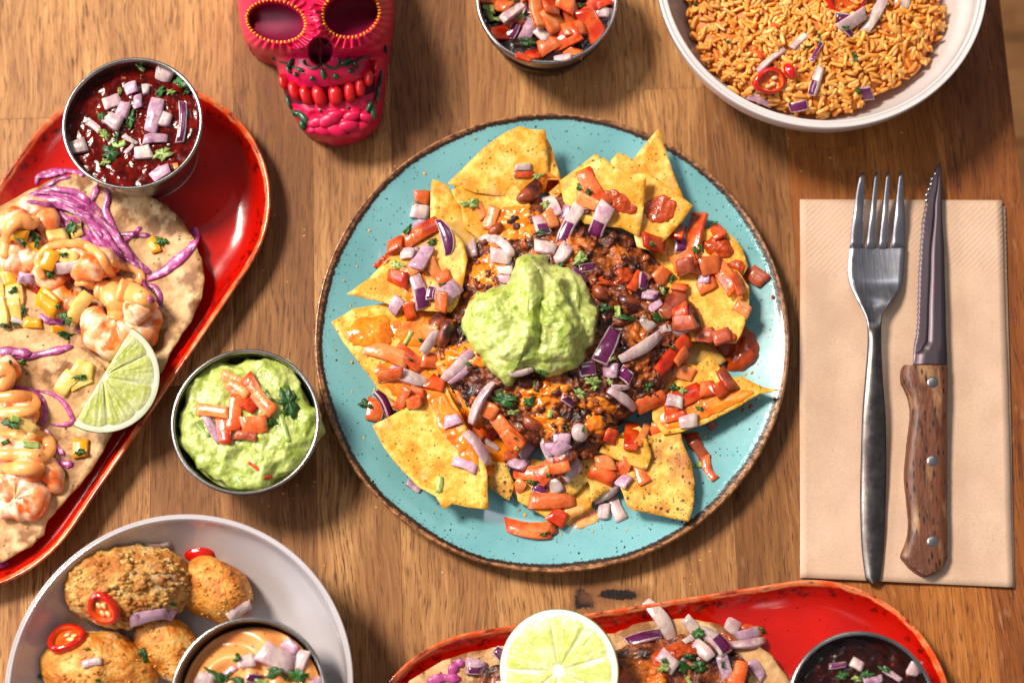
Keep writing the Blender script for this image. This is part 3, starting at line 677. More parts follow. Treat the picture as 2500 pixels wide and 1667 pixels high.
def frame(px, py, ang, L, W, tilt_max=38):
    """contact frame under a piece at a photo position"""
    h, n0 = hit(px, py); ca, sa = math.cos(ang), math.sin(ang); pts = []
    for (a, b) in ((L*.33, 0), (-L*.33, 0), (0, W*.33), (0, -W*.33)):
        q = hit(px+a*ca-b*sa, py+a*sa+b*ca)[0]; pts.append(q)
    dx = pts[0]-pts[1]; dy = pts[2]-pts[3]; n = dx.cross(dy)
    if n.z < 0: n = -n
    n = n.normalized() if n.length > 1e-9 else Vector((0, 0, 1))
    lim = math.cos(math.radians(tilt_max))
    if n.z < lim:
        hz = Vector((n.x, n.y, 0)).normalized(); n = hz*math.sin(math.radians(tilt_max))+Vector((0, 0, lim))
    z = sorted([h.z]+[p.z for p in pts]); zz = z[3]*.6+z[2]*.4
    c = U(px, py, zz)
    d = U(px+ca*10, py+sa*10, zz)-c; d = (d-n*d.dot(n)).normalized(); s = n.cross(d)
    return c, d, s, n
KND = {'w': ('red_onion_piece', 'ow', 'ol', 'white onion'), 'l': ('red_onion_piece', 'ol', 'op', 'lilac onion'), 'p': ('red_onion_piece', 'ow', 'op', 'purple-skinned onion'), 'h': ('red_onion_piece', 'ow', 'op', 'two-tone onion'),
       't': ('tomato_piece', 'tt', 'tskin', 'orange-red tomato'), 'r': ('tomato_piece', 'tr', 'tskin', 'bright red tomato'), 'o': ('tomato_piece', 'to', 'tt', 'pale orange tomato'), 'd': ('tomato_piece', 'td', 'tskin', 'brownish-red tomato'),
       'm': ('mango_piece', 'mango', 'mango', 'yellow mango'), 'y': ('pineapple_piece', 'pine', 'pine', 'pale yellow pineapple'), 's': ('coriander_sprig', 'stem', 'stem', 'green coriander stalk'), 'g': ('chilli_piece', 'leafl', 'leaf', 'green chilli')}
CATN = {'red_onion_piece': 'onion', 'tomato_piece': 'tomato', 'mango_piece': 'mango', 'pineapple_piece': 'pineapple', 'coriander_sprig': 'herb', 'chilli_piece': 'chilli', 'coriander_leaf': 'herb', 'kidney_bean': 'bean'}
PN = [0]
def strip(kind, px, py, L, W, ang, dish, curve=0.0, th=None, lift=0.0, arch=0.0, note=None, tip=0.0):
    """cut vegetable piece; px sizes in photo pixels, angle in degrees clockwise from right"""
    PN[0] += 1; rr = random.Random(PN[0]*13+5)
    a = math.radians(ang); c, d, s, n = frame(px, py, a, L, W); k = KK(px, py, c.z)
    l = L*k*1.07; w_ = W*k*(1.20 if kind in 'trod' else 1.07); T = th if th else min(.0040, max(.0011, w_*(.36 if kind in 'trod' else .40))); rr0 = rr.uniform(0, .07); ns = 4 if not curve and not arch and L/W < 1.8 else 8
    ch = .16*min(w_, T); vs = []; fs = []; mi_ = []; sk = rr.uniform(-.30, .30); sk2 = rr.uniform(-.30, .30)
    jt = [rr.uniform(.74, 1.10) for _ in range(4)]; cv = rr.uniform(-.05, .05); twist = rr.uniform(-.12, .12)
    for i in range(ns+1):
        t = i/ns*2-1; taper = 1-(tip*abs(t)**2.2 if tip else 0); ww = w_*(jt[0]*(1-t)/2+jt[1]*(1+t)/2)*taper*(1+.04*math.sin(3*t+sk*9)); TT = T*(jt[2]*(1-t)/2+jt[3]*(1+t)/2)*(1-.5*(1-taper))
        off = (curve+cv)*l*(t*t-.4); az = (arch+(rr0 if kind in 'wlph' else 0))*l*(.5-t*t)
        for (q, r_) in ((-ww/2, ch), (-ww/2, TT-ch), (-ww/2+ch, TT), (ww/2-ch, TT), (ww/2, TT-ch), (ww/2, ch), (ww/2-ch, 0), (-ww/2+ch, 0)):
            x = t*l/2+(sk if t > 0 else -sk2)*q*abs(t); tw = twist*t; y2 = q*math.cos(tw)-(r_-T/2)*math.sin(tw)*.5; z2 = r_+q*math.sin(tw)*.6
            p = c+d*x+s*(y2+off)+n*(z2-T*.22+lift+az); vs.append(p)
    for i in range(ns):
        fr_ = (i+.5)/ns
        for q in range(8):
            fs.append((i*8+q, i*8+(q+1) % 8, i*8+8+(q+1) % 8, i*8+8+q))
            m_ = 0
            if kind in 'wltrod' and q in (7, 0, 1): m_ = 1
            if kind == 'p' and q in (1, 2, 0, 3): m_ = 1
            if kind == 'h' and (q in (2, 1, 3) and fr_ > .55): m_ = 1
            mi_.append(m_)
    fs.append(tuple(range(8))[::-1]); mi_.append(0); fs.append(tuple(range(ns*8, ns*8+8))); mi_.append(0)
    if normals(vs, fs)[1][2].dot(n) < 0: fs = [f[::-1] for f in fs]
    nm, m1, m2, word = KND[kind]
    o = mesh(nm, vs, fs, [mt[m1], mt[m2]], smooth=False, idx=mi_, reg=False)
    # bevelled, softly shaded solid
    bm = bmesh.new(); bm.from_mesh(o.data)
    if ns == 3 or True:
        sharp = [e for e in bm.edges if len(e.link_faces) == 2 and e.calc_face_angle(0) > .45]
        bmesh.ops.bevel(bm, geom=sharp, offset=ch*.65, segments=2, affect='EDGES', clamp_overlap=True)
        bmesh.ops.triangulate(bm, faces=[f for f in bm.faces if len(f.verts) > 4])
        for v in bm.verts: v.co += v.normal*(.00022*noise.noise(v.co*500+Vector((PN[0], 0, 0)))+.00035*noise.noise(v.co*190+Vector((0, PN[0], 0))))
        for f in bm.faces: f.smooth = True
    bm.to_mesh(o.data); bm.free()
    register(vs, fs)
    asp = L/max(W, 1); shp = 'long %s strip' if asp > 2.3 else ('short %s strip' if asp > 1.45 else 'diced %s')
    o['category'] = CATN[nm]
    place((shp % word) if kind != 's' else word, o, px, py, dish, L*W)
    if note: o['label'] = note
    return o
def leaf(px, py, L, W, ang, dish, pale=False, lobes=None, lift=.0006, note=None):
    PN[0] += 1; rr = random.Random(PN[0]*17+3); a = math.radians(ang)
    c, d, s, n = frame(px, py, a, L, W, 25); k = KK(px, py, c.z); l = L*k/2; w_ = W*k/2; N_ = 30; vs = [c+n*(lift+.0008)]; fs = []
    lob = lobes or rr.choice([3, 4, 5]); ph = rr.uniform(0, 6)
    for ring in (.33, .66, 1.0):
        for i in range(N_):
            t = 2*math.pi*i/N_; r = (.78+.15*math.sin(lob*t+ph)+.14*math.sin(2*t+ph*3)+.10*math.sin(lob*2.6*t+ph*2)+.07*math.sin(11*t+ph)) if ring == 1 else .80+.1*math.sin(2*t+ph*3)
            x, y = l*math.cos(t)*r*ring, w_*math.sin(t)*r*ring
            z = .0010*math.sin(3*t+ph)*ring+.0009*(1-ring)+.0004*math.sin(7*t); vs.append(c+d*x+s*y+n*(z+lift+.0005))
    for i in range(N_): fs.append((0, 1+i, 1+(i+1) % N_))
    for g_ in range(2):
        for i in range(N_): a0 = 1+g_*N_+i; b0 = 1+g_*N_+(i+1) % N_; fs.append((a0, a0+N_, b0+N_, b0))
    m = len(vs); nf = len(fs)
    vs = vs+[v-n*.0004 for v in vs]; fs = fs+[tuple(m+i for i in f[::-1]) for f in fs]
    for i in range(N_): a0 = 1+2*N_+i; b0 = 1+2*N_+(i+1) % N_; fs.append((a0, m+a0, m+b0, b0))
    if normals(vs, fs)[1][0].dot(n) < 0: fs = [f[::-1] for f in fs]
    o = mesh('coriander_leaf', vs, fs, mt['leafl' if pale else 'leaf'], reg=True)
    o['category'] = 'herb'; place('%s coriander leaf' % ('pale green' if pale else 'dark green'), o, px, py, dish, L*W)
    if note: o['label'] = note
    return o
def ball(name, px, py, rx, ry, ang, h, mat_, dish=None, kindw=None, cat=None, bend=0, sub=20, disp=None, sink=.3, dome=None, parent=None, squash=None, note=None, zc=None, reg=True):
    """ellipsoid-like body resting on what is below; h = height in metres"""
    PN[0] += 1; a = math.radians(ang)
    if zc is None: c, d, s, n = frame(px, py, a, rx*1.6, ry*1.6, 30)
    else:
        n = Vector((0, 0, 1)); c = U(px, py, zc); d = U(px+math.cos(a)*10, py+math.sin(a)*10, zc)-c; d = (d-n*d.dot(n)).normalized(); s = n.cross(d)
    k = KK(px, py, c.z); X, Y = rx*k, ry*k; vs = []; fs = []; nu, nv = sub, sub*2
    c = c+n*(h/2*(1-2*sink))
    c = c  # centre raised above the contact
    for i in range(nu+1):
        th = math.pi*i/nu
        for j in range(nv):
            ph = 2*math.pi*j/nv; x, y, z = math.cos(th), math.sin(th)*math.cos(ph), math.sin(th)*math.sin(ph)
            if squash: y = math.copysign(abs(y)**squash, y); x = math.copysign(abs(x)**squash, x)
            vs.append(c+d*(x*X)+s*(y*Y+bend*X*(x*x-.3))+n*(z*h/2))
    for i in range(nu):
        for j in range(nv): fs.append((i*nv+j, i*nv+(j+1) % nv, (i+1)*nv+(j+1) % nv, (i+1)*nv+j))
    mid = (nu//2)*nv+nv//4
    V, N_ = normals(vs, fs)
    if Vector(N_[mid]).dot(Vector(V[mid])-c) < 0: fs = [f[::-1] for f in fs]
    if disp: vs = displace(vs, fs, disp)
    o = mesh(name, vs, fs, mat_, parent=parent, reg=reg)
    if parent is None:
        o['category'] = cat or CATN.get(name, name)
        if kindw: place(kindw, o, px, py, dish, rx*ry)
        if note: o['label'] = note
    return o
def bean(px, py, L, W, ang, dish, note=None):
    return ball('kidney_bean', px, py, L/2, W/2, ang, min(.011, W*.00023*.95), mt['bean'], dish, 'dark kidney bean', 'bean', bend=.18, sub=12, disp=lambda p, i: .0002*fr(p, 300, 3), sink=.28, note=note)
def tube(name, path, radii, mat_, dish=None, kindw=None, cat=None, flat=.8, lift=.7, nseg=8, nc=12, disp=None, smoothz=3, parent=None, note=None, zmin=None, ribs=0, zfix=None, caps=True):
    """soft rope along a photo path; radii in photo px; rests on what is below"""
    PN[0] += 1; q = catmull([np.array(p, float) for p in path], nseg); m = len(q)
    rr_ = np.interp(np.linspace(0, 1, m), np.linspace(0, 1, len(radii)), radii)
    if zfix is None:
        zz = np.array([hit(p[0], p[1])[0].z for p in q])
        for _ in range(smoothz): zz = np.maximum(zz, np.convolve(np.r_[zz[0], zz, zz[-1]], [.25, .5, .25], 'valid')) if _ == 0 else np.convolve(np.r_[zz[0], zz, zz[-1]], [.25, .5, .25], 'valid')
    else: zz = np.interp(np.linspace(0, 1, m), np.linspace(0, 1, len(zfix)), zfix)
    if zmin is not None: zz = np.maximum(zz, zmin)
    k = KK(q[m//2][0], q[m//2][1], zz.mean()); C_ = [U(q[i][0], q[i][1], zz[i]+rr_[i]*k*flat*lift) for i in range(m)]; vs = []; fs = []
    for i in range(m):
        t = (C_[min(i+1, m-1)]-C_[max(i-1, 0)]).normalized(); s = Vector((0, 0, 1)).cross(t); s = s.normalized() if s.length > 1e-6 else Vector((1, 0, 0)); up = t.cross(s)
        r = rr_[i]*k*(1+(ribs and .06*math.sin(i*ribs)))
        if caps: r *= math.sqrt(max(.02, min(1, min(i, m-1-i)/2.2+.12)))
        for j in range(nc):
            a = 2*math.pi*j/nc; vs.append(C_[i]+s*(r*math.cos(a))+up*(r*flat*math.sin(a)))
    for i in range(m-1):
        for j in range(nc): fs.append((i*nc+j, i*nc+(j+1) % nc, (i+1)*nc+(j+1) % nc, (i+1)*nc+j))
    fs.append(tuple(range(nc))[::-1]); fs.append(tuple(range((m-1)*nc, m*nc)))
    V, N_ = normals(vs, fs); mid = (m//2)*nc
    if Vector(N_[mid]).dot(Vector(V[mid])-C_[m//2]) < 0: fs = [f[::-1] for f in fs]
    if disp: vs = displace(vs, fs, disp)
    o = mesh(name, vs, fs, mat_, parent=parent)
    if parent is None:
        if cat: o['category'] = cat
        if kindw: L = sum(np.linalg.norm(q[i+1]-q[i]) for i in range(m-1)); place(kindw, o, q[m//2][0], q[m//2][1], dish, L*rr_.mean())
        if note: o['label'] = note
    return o
def citrus(name, C0, R, nrm, zero, a0, a1, nseg, label, depth=.5, thick=None):
    """lime slice or wedge: cut face centre C0, face normal nrm, arc from a0 to a1 measured from direction `zero`"""
    n = nrm.normalized(); d = (zero-n*zero.dot(n)).normalized(); s = n.cross(d)
    e = empty(name, C0-Vector((0, 0, R*.3)), label=label, cat='lime'); TL[e.name] = C0-Vector((0, 0, R*.3))
    full = abs(a1-a0) > 6.2; NA = 72
    P = lambda r, a, z=0: C0+d*(r*math.cos(a))+s*(r*math.sin(a))+n*z
    # pith disc
    vs = [P(0, 0, 0)]; fs = []; ra = [.12, .5, .90, .955, .985]
    for r in ra:
        for i in range(NA+1): a = a0+(a1-a0)*i/NA; vs.append(P(R*r, a, -.0001 if r < .95 else -.0003*(r > .97)))
    M_ = NA+1
    for i in range(NA): fs.append((0, 1+i, 2+i))
    for g_ in range(len(ra)-1):
        for i in range(NA): A = 1+g_*M_+i; fs.append((A, A+M_, A+M_+1, A+1))
    if not full:      # back of the pith: second cut face, folded under along the straight edge
        pass
    if normals(vs, fs)[1][0].dot(np.array(n)) < 0: fs = [f[::-1] for f in fs]
    mesh('pith', vs, fs, mt['limew'], parent=e)
    vs = []; fs = []; NB = 14
    if full:
        for j in range(NB+1):
            b = math.pi/2*j/NB*.92
            for i in range(NA+1): a = a0+(a1-a0)*i/NA; r = R*(.985 if j == 0 else 1)*math.cos(b); vs.append(P(r if j else R*.985, a, -R*depth*math.sin(b)))
    else:
        psi = math.radians(62)
        for j in range(NB+1):
            al = psi*j/NB
            for i in range(NA+1):
                a = a0+(a1-a0)*i/NA; b = a-a0      # along the diameter: cos, across: sin
                rr_ = R*(.985 if j == 0 else 1.0)
                dd = d*math.cos(a0)+s*math.sin(a0); cc = (-d*math.sin(a0)+s*math.cos(a0))
                vs.append(C0+dd*(rr_*math.cos(b))+cc*(rr_*math.sin(b)*math.cos(al))-n*(rr_*math.sin(b)*math.sin(al)))
    for j in range(NB):
        for i in range(NA): A = j*M_+i; fs.append((A, A+M_, A+M_+1, A+1))
    V, N_ = normals(vs, fs); mid = (NB//2)*M_+NA//2
    if np.dot(N_[mid], V[mid]-np.array(C0)) < 0: fs = [f[::-1] for f in fs]
    vs = displace(vs, fs, lambda p, i: .00022*fr(p, 700, 2) if i > M_ else 0)
    mesh('rind', vs, fs, mt['limer'], parent=e)
    if not full:
        dd = d*math.cos(a0)+s*math.sin(a0); cc = (-d*math.sin(a0)+s*math.cos(a0)); psi = math.radians(62); vs = [C0-n*.00005]; fs = []
        for r in (.5, .99):
            for i in range(NA+1): b = math.pi*i/NA; vs.append(C0+dd*(R*r*math.cos(b))+cc*(R*r*math.sin(b)*math.cos(psi))-n*(R*r*math.sin(b)*math.sin(psi)))
        for i in range(NA): fs.append((0, 2+i, 1+i)); fs.append((1+i, 2+i, 2+i+M_, 1+i+M_))
        mesh('cut_face', vs, fs, mt['limep'], parent=e)
    rr = random.Random(5); cuts_ = np.linspace(a0, a1, nseg+1); cuts_[1:-1] += [rr.uniform(-.06, .06) for _ in range(nseg-1)]
    for q in range(nseg):
        b0, b1 = cuts_[q], cuts_[q+1]; vs = []; fs = []; na, nr_ = 22, 10; am = (b0+b1)/2
        for i in range(nr_+1):
            r = .10+.78*i/nr_
            for j in range(na+1):
                u = j/na*2-1; half = (b1-b0)/2-.004-.004/max(r, .05)*.7; rad = R*(r if i < nr_ else .885)*(1-.05*(abs(u)**4)*(i/nr_))
                e_ = min(1, 2.6*min((1-abs(u))+.02, 1-r/.9+.05 if i > nr_*.5 else 1)); z = .0007*min(1, max(0, (1-abs(u)))*4)*min(1, i*.8)*min(1, (nr_-i)*.8)
                z += (.00045*noise.noise(Vector((u*7, q*5, r*2.2)))+.0002*noise.noise(Vector((u*14, q*9, r*5))))*min(1, i*.3)*(i < nr_)*(abs(u) < .95)
                vs.append(P(rad, am+u*half, z))
        for i in range(nr_):
            for j in range(na): A = i*(na+1)+j; fs.append((A, A+na+1, A+na+2, A+1))
        if normals(vs, fs)[1][(na+1)*5+4].dot(np.array(n)) < 0: fs = [f[::-1] for f in fs]
        mesh('pulp_segment', vs, fs, limeseg, parent=e)
    return e
def lime_mat():
    def B(nt, b):
        g = G(nt); tc = g.n('ShaderNodeTexCoord'); P = tc.outputs['Object']
        geo = g.noise(P, 330, 3, .6); col = g.mix(g.mr(geo, .35, .65), '#bcc45c', '#d6da90'); col = g.mix(g.mr(g.noise(P, 110, 3), .5, .75, 0, .8), col, '#e8eac0')
        g.L.new(col, b.inputs['Base Color']); b.inputs['Subsurface Weight'].default_value = .4; b.inputs['Subsurface Radius'].default_value = (.8, 1, .3); b.inputs['Subsurface Scale'].default_value = .003
        bp = g.n('ShaderNodeBump'); bp.inputs['Strength'].default_value = .7; bp.inputs['Distance'].default_value = .001
        g.L.new(g.noise(P, 420, 3), bp.inputs['Height']); g.L.new(bp.outputs[0], b.inputs['Normal'])
    return fxmat('lime_flesh', B, rough=.14, coat=.5)
limeseg = lime_mat()
# ================================================================ nachos
ZM = 3.92
FR = {'A': (800, 250), 'B': (1300, 250), 'C': (800, 600), 'D': (1300, 600), 'E': (800, 950), 'F': (1300, 950), 'I': (0, 0), 'J': (0, 350), 'K': (0, 700), 'M': (0, 1000),
      'N': (0, 1267), 'O': (400, 1267), 'L': (1100, 0), 'Q': (1600, 0), 'R': (1900, 0), 'S': (900, 1330), 'T': (1400, 1330), 'P': (0, 0), 'V': (1700, 900)}
def FX(f, x, y):
    z = {'P': 1, 'V': 2.044}.get(f, ZM); o = FR[f]; return (o[0]+x/z, o[1]+y/z)
NC = np.array([1360., 830.])
def chip(pts, zi, zo, mat_, label, curl=.0, cang=0, seed=1, f='P'):
    o = [FX(f, *p) for p in pts]; a = np.array(o); r = np.linalg.norm(a-NC, axis=1); ri, ro = r.min(), r.max(); c = a.mean(0)
    ca, sa = math.cos(math.radians(cang)), math.sin(math.radians(cang)); hw = max(abs((a-c) @ np.array([ca, sa])))
    def zf(x, y):
        t = (math.hypot(x-NC[0], y-NC[1])-ri)/(ro-ri); u = ((x-c[0])*ca+(y-c[1])*sa)/hw
        return zi+(zo-zi)*t+curl*(u*u-.3)
    return sheet('tortilla_chip', o, zf, .0011, mt[mat_], step=13, seed=seed, disp=.0002, dsc=110, rough_edge=.55, label=label, cat='chip', group='corn tortilla chips on the turquoise plate')
# hidden lower layer first, then the chips in view from bottom to top
chip([(1225, 440), (1371, 439), (1359, 403), (1348, 362), (1334, 335), (1310, 380), (1240, 420)], .020, .023, 'chip', 'narrow chip edge peeking out right behind the tallest pale chip at the top', seed=2)
chip([(1150, 775), (1280, 650), (1500, 430), (1700, 290), (1830, 232), (1960, 262), (2085, 262), (2100, 450), (2120, 660), (2080, 860), (1700, 900), (1400, 860)], .020, .030, 'chip', 'large pale curved chip standing highest at the top of the nachos', curl=-.004, cang=35, seed=3, f='A')
chip([(1005, 735), (1140, 790), (1200, 890), (1270, 980), (1360, 1120), (1200, 1200), (985, 1150), (985, 850)], .017, .021, 'chip', 'small triangular chip at the upper left beside a tomato dice', seed=4, f='A')
chip([(1185, 840), (1300, 780), (1550, 715), (1740, 740), (1870, 840), (1950, 1000), (1700, 1250), (1500, 1350), (1300, 1200), (1280, 1000), (1220, 930)], .019, .025, 'chip', 'folded chip with a rolled front edge below the tall pale chip', curl=.005, cang=10, seed=5, f='A')
chip([(1000, 1180), (1280, 1020), (1520, 1260), (1440, 1500), (1180, 1480)], .016, .018, 'chipw', 'sauce-soaked chip under onion and tomato left of the mince', seed=51, f='A')
chip([(1240, 1480), (1320, 1720), (1450, 1900), (1300, 2000), (900, 1700), (620, 1480), (900, 1280)], .015, .016, 'chipw', 'chip mostly hidden under tomato strips at the left', seed=52, f='A')
chip([(680, 540), (560, 620), (430, 750), (620, 800), (720, 650)], .016, .019, 'sauce', 'reddish soaked chip corner showing behind the upper chips', seed=6, f='B') if 0 else None
chip([(250, 760), (440, 620), (610, 487), (660, 540), (560, 800), (420, 900)], .013, .015, 'chipd', 'brown shaded chip corner behind the notched chip near the top', seed=6, f='B')
chip([(965, 540), (1200, 255), (1225, 280), (1270, 430), (1340, 650), (1440, 910), (1480, 1000), (1200, 900), (1000, 700)], .022, .032, 'chip', 'sharp triangular chip whose tip crosses the upper right plate rim', curl=.003, cang=45, seed=7, f='B')
chip([(750, 560), (820, 480), (900, 510), (980, 570), (1100, 670), (1250, 770), (1400, 880), (1535, 990), (1440, 1130), (1265, 1320), (1150, 1420), (1000, 1380), (900, 1000), (760, 700)], .025, .028, 'chip', 'folded square chip with an orange sauce blotch at the upper right', curl=.004, cang=-45, seed=8, f='B')
chip([(265, 750), (420, 640), (680, 530), (780, 610), (920, 690), (1090, 685), (1080, 850), (1060, 1050), (1020, 1285), (850, 1200), (500, 1160), (300, 950)], .028, .036, 'chip', 'notched chip carrying a curved tomato strip, just above the mince', curl=-.003, cang=20, seed=9, f='B')
chip([(1700, 560), (1764, 560), (1792, 580), (1812, 607), (1826, 650), (1790, 720), (1690, 680), (1650, 620)], .016, .018, 'chip', 'chip under red sauce at the right, upper of the two there', seed=10)
chip([(1600, 660), (1672, 628), (1730, 640), (1800, 660), (1829, 700), (1829, 740), (1823, 779), (1810, 817), (1797, 837), (1721, 834), (1650, 830), (1610, 740)], .022, .026, 'chip', 'broad smooth chip along the right side of the pile', curl=.003, cang=10, seed=11)
chip([(1640, 870), (1700, 893), (1731, 868), (1759, 898), (1790, 921), (1813, 919), (1841, 934), (1861, 944), (1902, 951), (1880, 957), (1856, 960), (1797, 996), (1721, 1034), (1662, 1055), (1619, 1060), (1593, 1024), (1590, 940)], .018, .024, 'chip', 'long pointed chip reaching the right plate rim', curl=.003, cang=60, seed=12)
chip([(1577, 1068), (1625, 1050), (1662, 1058), (1672, 1093), (1688, 1129), (1697, 1180), (1694, 1225), (1690, 1248), (1681, 1273), (1644, 1265), (1593, 1254), (1542, 1243), (1530, 1231), (1515, 1190), (1545, 1120)], .016, .023, 'chipd', 'big toasted chip with many dark specks at the lower right', curl=.003, cang=-30, seed=13)
chip([(1257, 1175), (1264, 1222), (1297, 1240), (1341, 1268), (1375, 1284), (1398, 1262), (1443, 1240), (1455, 1190), (1400, 1140), (1300, 1120)], .012, .013, 'chip', 'sauce-soaked chip lying flat at the bottom of the plate', seed=14)
chip([(1340, 1120), (1384, 1105), (1458, 1110), (1500, 1120), (1558, 1145), (1512, 1182), (1443, 1225), (1440, 1185), (1435, 1175), (1400, 1210), (1350, 1190)], .017, .015, 'chipd', 'chip with a dark toasted edge near the bottom middle', seed=15)
chip([(1463, 1103), (1479, 1070), (1578, 1070), (1591, 1113), (1578, 1146), (1530, 1131)], .021, .020, 'chip', 'small orange-tinted chip overlapping the big toasted chip', seed=16)
chip([(1180, 1120), (1234, 1130), (1257, 1182), (1244, 1222), (1218, 1205), (1193, 1187), (1175, 1160)], .014, .014, 'chipd', 'small chip with a burnt corner right of the big lower left chip', seed=17)
chip([(909, 1038), (1055, 963), (1090, 945), (1132, 1027), (1183, 1129), (1190, 1159), (1192, 1243), (1145, 1238), (1104, 1229), (1083, 1242), (1063, 1210), (1024, 1190), (994, 1159), (966, 1129), (938, 1093), (920, 1060)], .020, .026, 'chip', 'largest flat golden chip, at the lower left of the plate', curl=.003, cang=-30, seed=18)
chip([(809, 786), (864, 753), (938, 740), (1030, 743), (1078, 766), (1085, 860), (1100, 960), (1040, 990), (979, 990), (950, 970), (922, 949), (910, 929), (877, 886), (838, 835)], .020, .026, 'chip', 'wide chip glazed with orange cheese pointing left', curl=-.003, cang=90, seed=19)
chip([(847, 717), (902, 679), (953, 625), (985, 565), (1060, 545), (1104, 561), (1132, 594), (1142, 633), (1127, 707), (1116, 743), (1101, 762), (1030, 757), (989, 758), (943, 740), (884, 725)], .028, .026, 'chip', 'curled triangular chip holding tomato and onion at the left', curl=.005, cang=0, seed=20)
chip([(1395, 1085), (1470, 1075), (1560, 1040), (1600, 1075), (1560, 1120), (1480, 1150)], .016, .016, 'chipd', 'half-hidden chip between the small orange chip and the mince', seed=61)
chip([(1650, 835), (1730, 830), (1775, 880), (1740, 905), (1690, 915), (1630, 900)], .015, .012, 'chipw', 'soaked chip tucked between the broad right chip and the pointed chip', seed=62)
chip([(1590, 585), (1650, 560), (1705, 575), (1720, 640), (1640, 680), (1590, 650)], .017, .015, 'chip', 'chip corner under tomato between the two groups of right-hand chips', seed=63)
chip([(925, 930), (1000, 900), (1100, 930), (1110, 970), (1040, 1010), (960, 1000)], .015, .013, 'chipw', 'orange-soaked chip under tomato between the two big left chips', seed=64)
chip([(1340, 470), (1375, 440), (1440, 445), (1450, 500), (1370, 520)], .021, .018, 'chipw', 'sauce-stained chip in the gap between the two groups of top chips', seed=65)
chip([(1590, 930), (1660, 900), (1720, 960), (1660, 1010), (1600, 1010)], .018, .018, 'chipw', 'soaked chip at the root of the long pointed chip', seed=66)
# ---- mince mound
co_ = [(1250, 520), (1330, 480), (1420, 490), (1480, 545), (1560, 590), (1610, 650), (1650, 720), (1680, 800), (1670, 890), (1620, 960), (1540, 1000), (1500, 1040), (1465, 1090), (1430, 1125), (1380, 1135), (1330, 1090), (1250, 1060), (1150, 1020), (1100, 960), (1060, 910), (1045, 850), (1050, 780), (1110, 740), (1125, 650), (1170, 580)]
def chz(x, y, t): return .0235+.014*(1-t*t)-.004*t**6
def lump(p, i):
    a = noise.noise(Vector(p)*170); b = noise.noise(Vector(p)*420+Vector((3, 1, 7))); c = noise.noise(Vector(p)*80)
    v = noise.voronoi(Vector(p)*150)[0]; d = (.55-v[0])
    e = noise.noise(Vector(p)*900); return .0014*d+.0018*b+.0022*c+.0020*a+.0005*e
mound('chili_mince', co_, (1370, 830), chz, .008, mt['chili'], nr=90, nth=300, disp=lump, label='mound of dark minced chili in orange sauce covering the middle of the chips', cat='chili')
def nub(p, i): return .0011*noise.noise(Vector(p)*260)+.0006*noise.noise(Vector(p)*600)
# cheese / sauce patches
def cheese(pts, label, m='cheese', th=.0022, f='P', nth=44, nr=9, d=.0008, sc=210):
    return puddle('cheese_sauce' if m == 'cheese' else 'tomato_sauce', [FX(f, *p) for p in pts], th, mt[m], nr=nr, nth=nth, disp=lambda p, i: d*fr(p, sc, 3, 2)*(1 if i < nr*nth else 0), label=label, cat='sauce')
cheese([(1185, 560), (1230, 505), (1290, 500), (1320, 530), (1300, 580), (1240, 590), (1200, 610)], 'orange cheese patch on the mince above the onion arc', nth=60, nr=14, d=.0014)
cheese([(1150, 650), (1200, 615), (1240, 640), (1215, 690), (1160, 700)], 'orange cheese patch left of the upper guacamole edge', d=.0013)
cheese([(1255, 950), (1310, 925), (1390, 940), (1375, 980), (1330, 1010), (1270, 985)], 'glossy orange cheese patch below the guacamole', nth=60, nr=14, d=.0015)
cheese([(1400, 985), (1450, 965), (1500, 985), (1520, 1010), (1480, 1010), (1430, 1000)], 'ridge of orange cheese beside the translucent onion strip', d=.0012)
cheese([(1433, 1009), (1479, 1002), (1504, 1039), (1516, 1075), (1489, 1085), (1438, 1075), (1420, 1040)], 'bright orange cheese flap below the cheese ridge', nth=50, nr=12, d=.0011)
cheese([(1300, 1010), (1360, 1010), (1400, 1050), (1380, 1090), (1330, 1070), (1290, 1040)], 'cheesy mince patch around the white onion bulb', nth=50, nr=12, d=.0014)
cheese([(1120, 840), (1170, 830), (1210, 860), (1190, 895), (1130, 900), (1090, 930), (1050, 890), (1060, 850)], 'cheese strand over the beans left of the guacamole', d=.0014)
cheese([(1450, 690), (1500, 655), (1545, 655), (1550, 680), (1500, 700)], 'orange sauce streak right of the guacamole top', m='sauce', d=.001)
cheese([(1040, 965), (1090, 940), (1140, 980), (1180, 1040), (1235, 1080), (1250, 1120), (1210, 1150), (1160, 1155), (1110, 1100), (1065, 1040), (1055, 1000)], 'shiny orange cheese running down the big lower left chip', th=.0016, nth=60, nr=12, d=.0006)
cheese([(850, 790), (900, 770), (950, 770), (965, 810), (950, 850), (880, 850), (845, 830)], 'shiny cheese blob on the wide left chip', th=.003, d=.0008)
cheese([(970, 770), (1040, 760), (1060, 800), (1030, 850), (980, 840), (950, 800)], 'thin cheese glaze on the wide left chip', th=.0012, d=.0006)
cheese([(905, 900), (960, 870), (1050, 900), (1090, 960), (1040, 985), (975, 975), (940, 950)], 'red-orange sauce under the tomato strips at the left', m='cheese', th=.0016)
cheese([(985, 650), (1030, 640), (1045, 700), (1040, 745), (1000, 745), (980, 700)], 'cheese drip down the curled left chip', th=.0012)
cheese([(1490, 460), (1520, 470), (1560, 515), (1530, 525), (1500, 515), (1470, 470)], 'red sauce smear on the notched chip', m='sauce', th=.0009)
cheese([(1580, 490), (1625, 475), (1655, 500), (1640, 540), (1590, 545), (1572, 520)], 'orange sauce blotch on the folded upper right chip', m='sauce', th=.0012)
cheese([(1320, 415), (1372, 440), (1375, 470), (1340, 480), (1310, 460)], 'orange sauce at the foot of the tall pale chip', m='cheese', th=.0012)
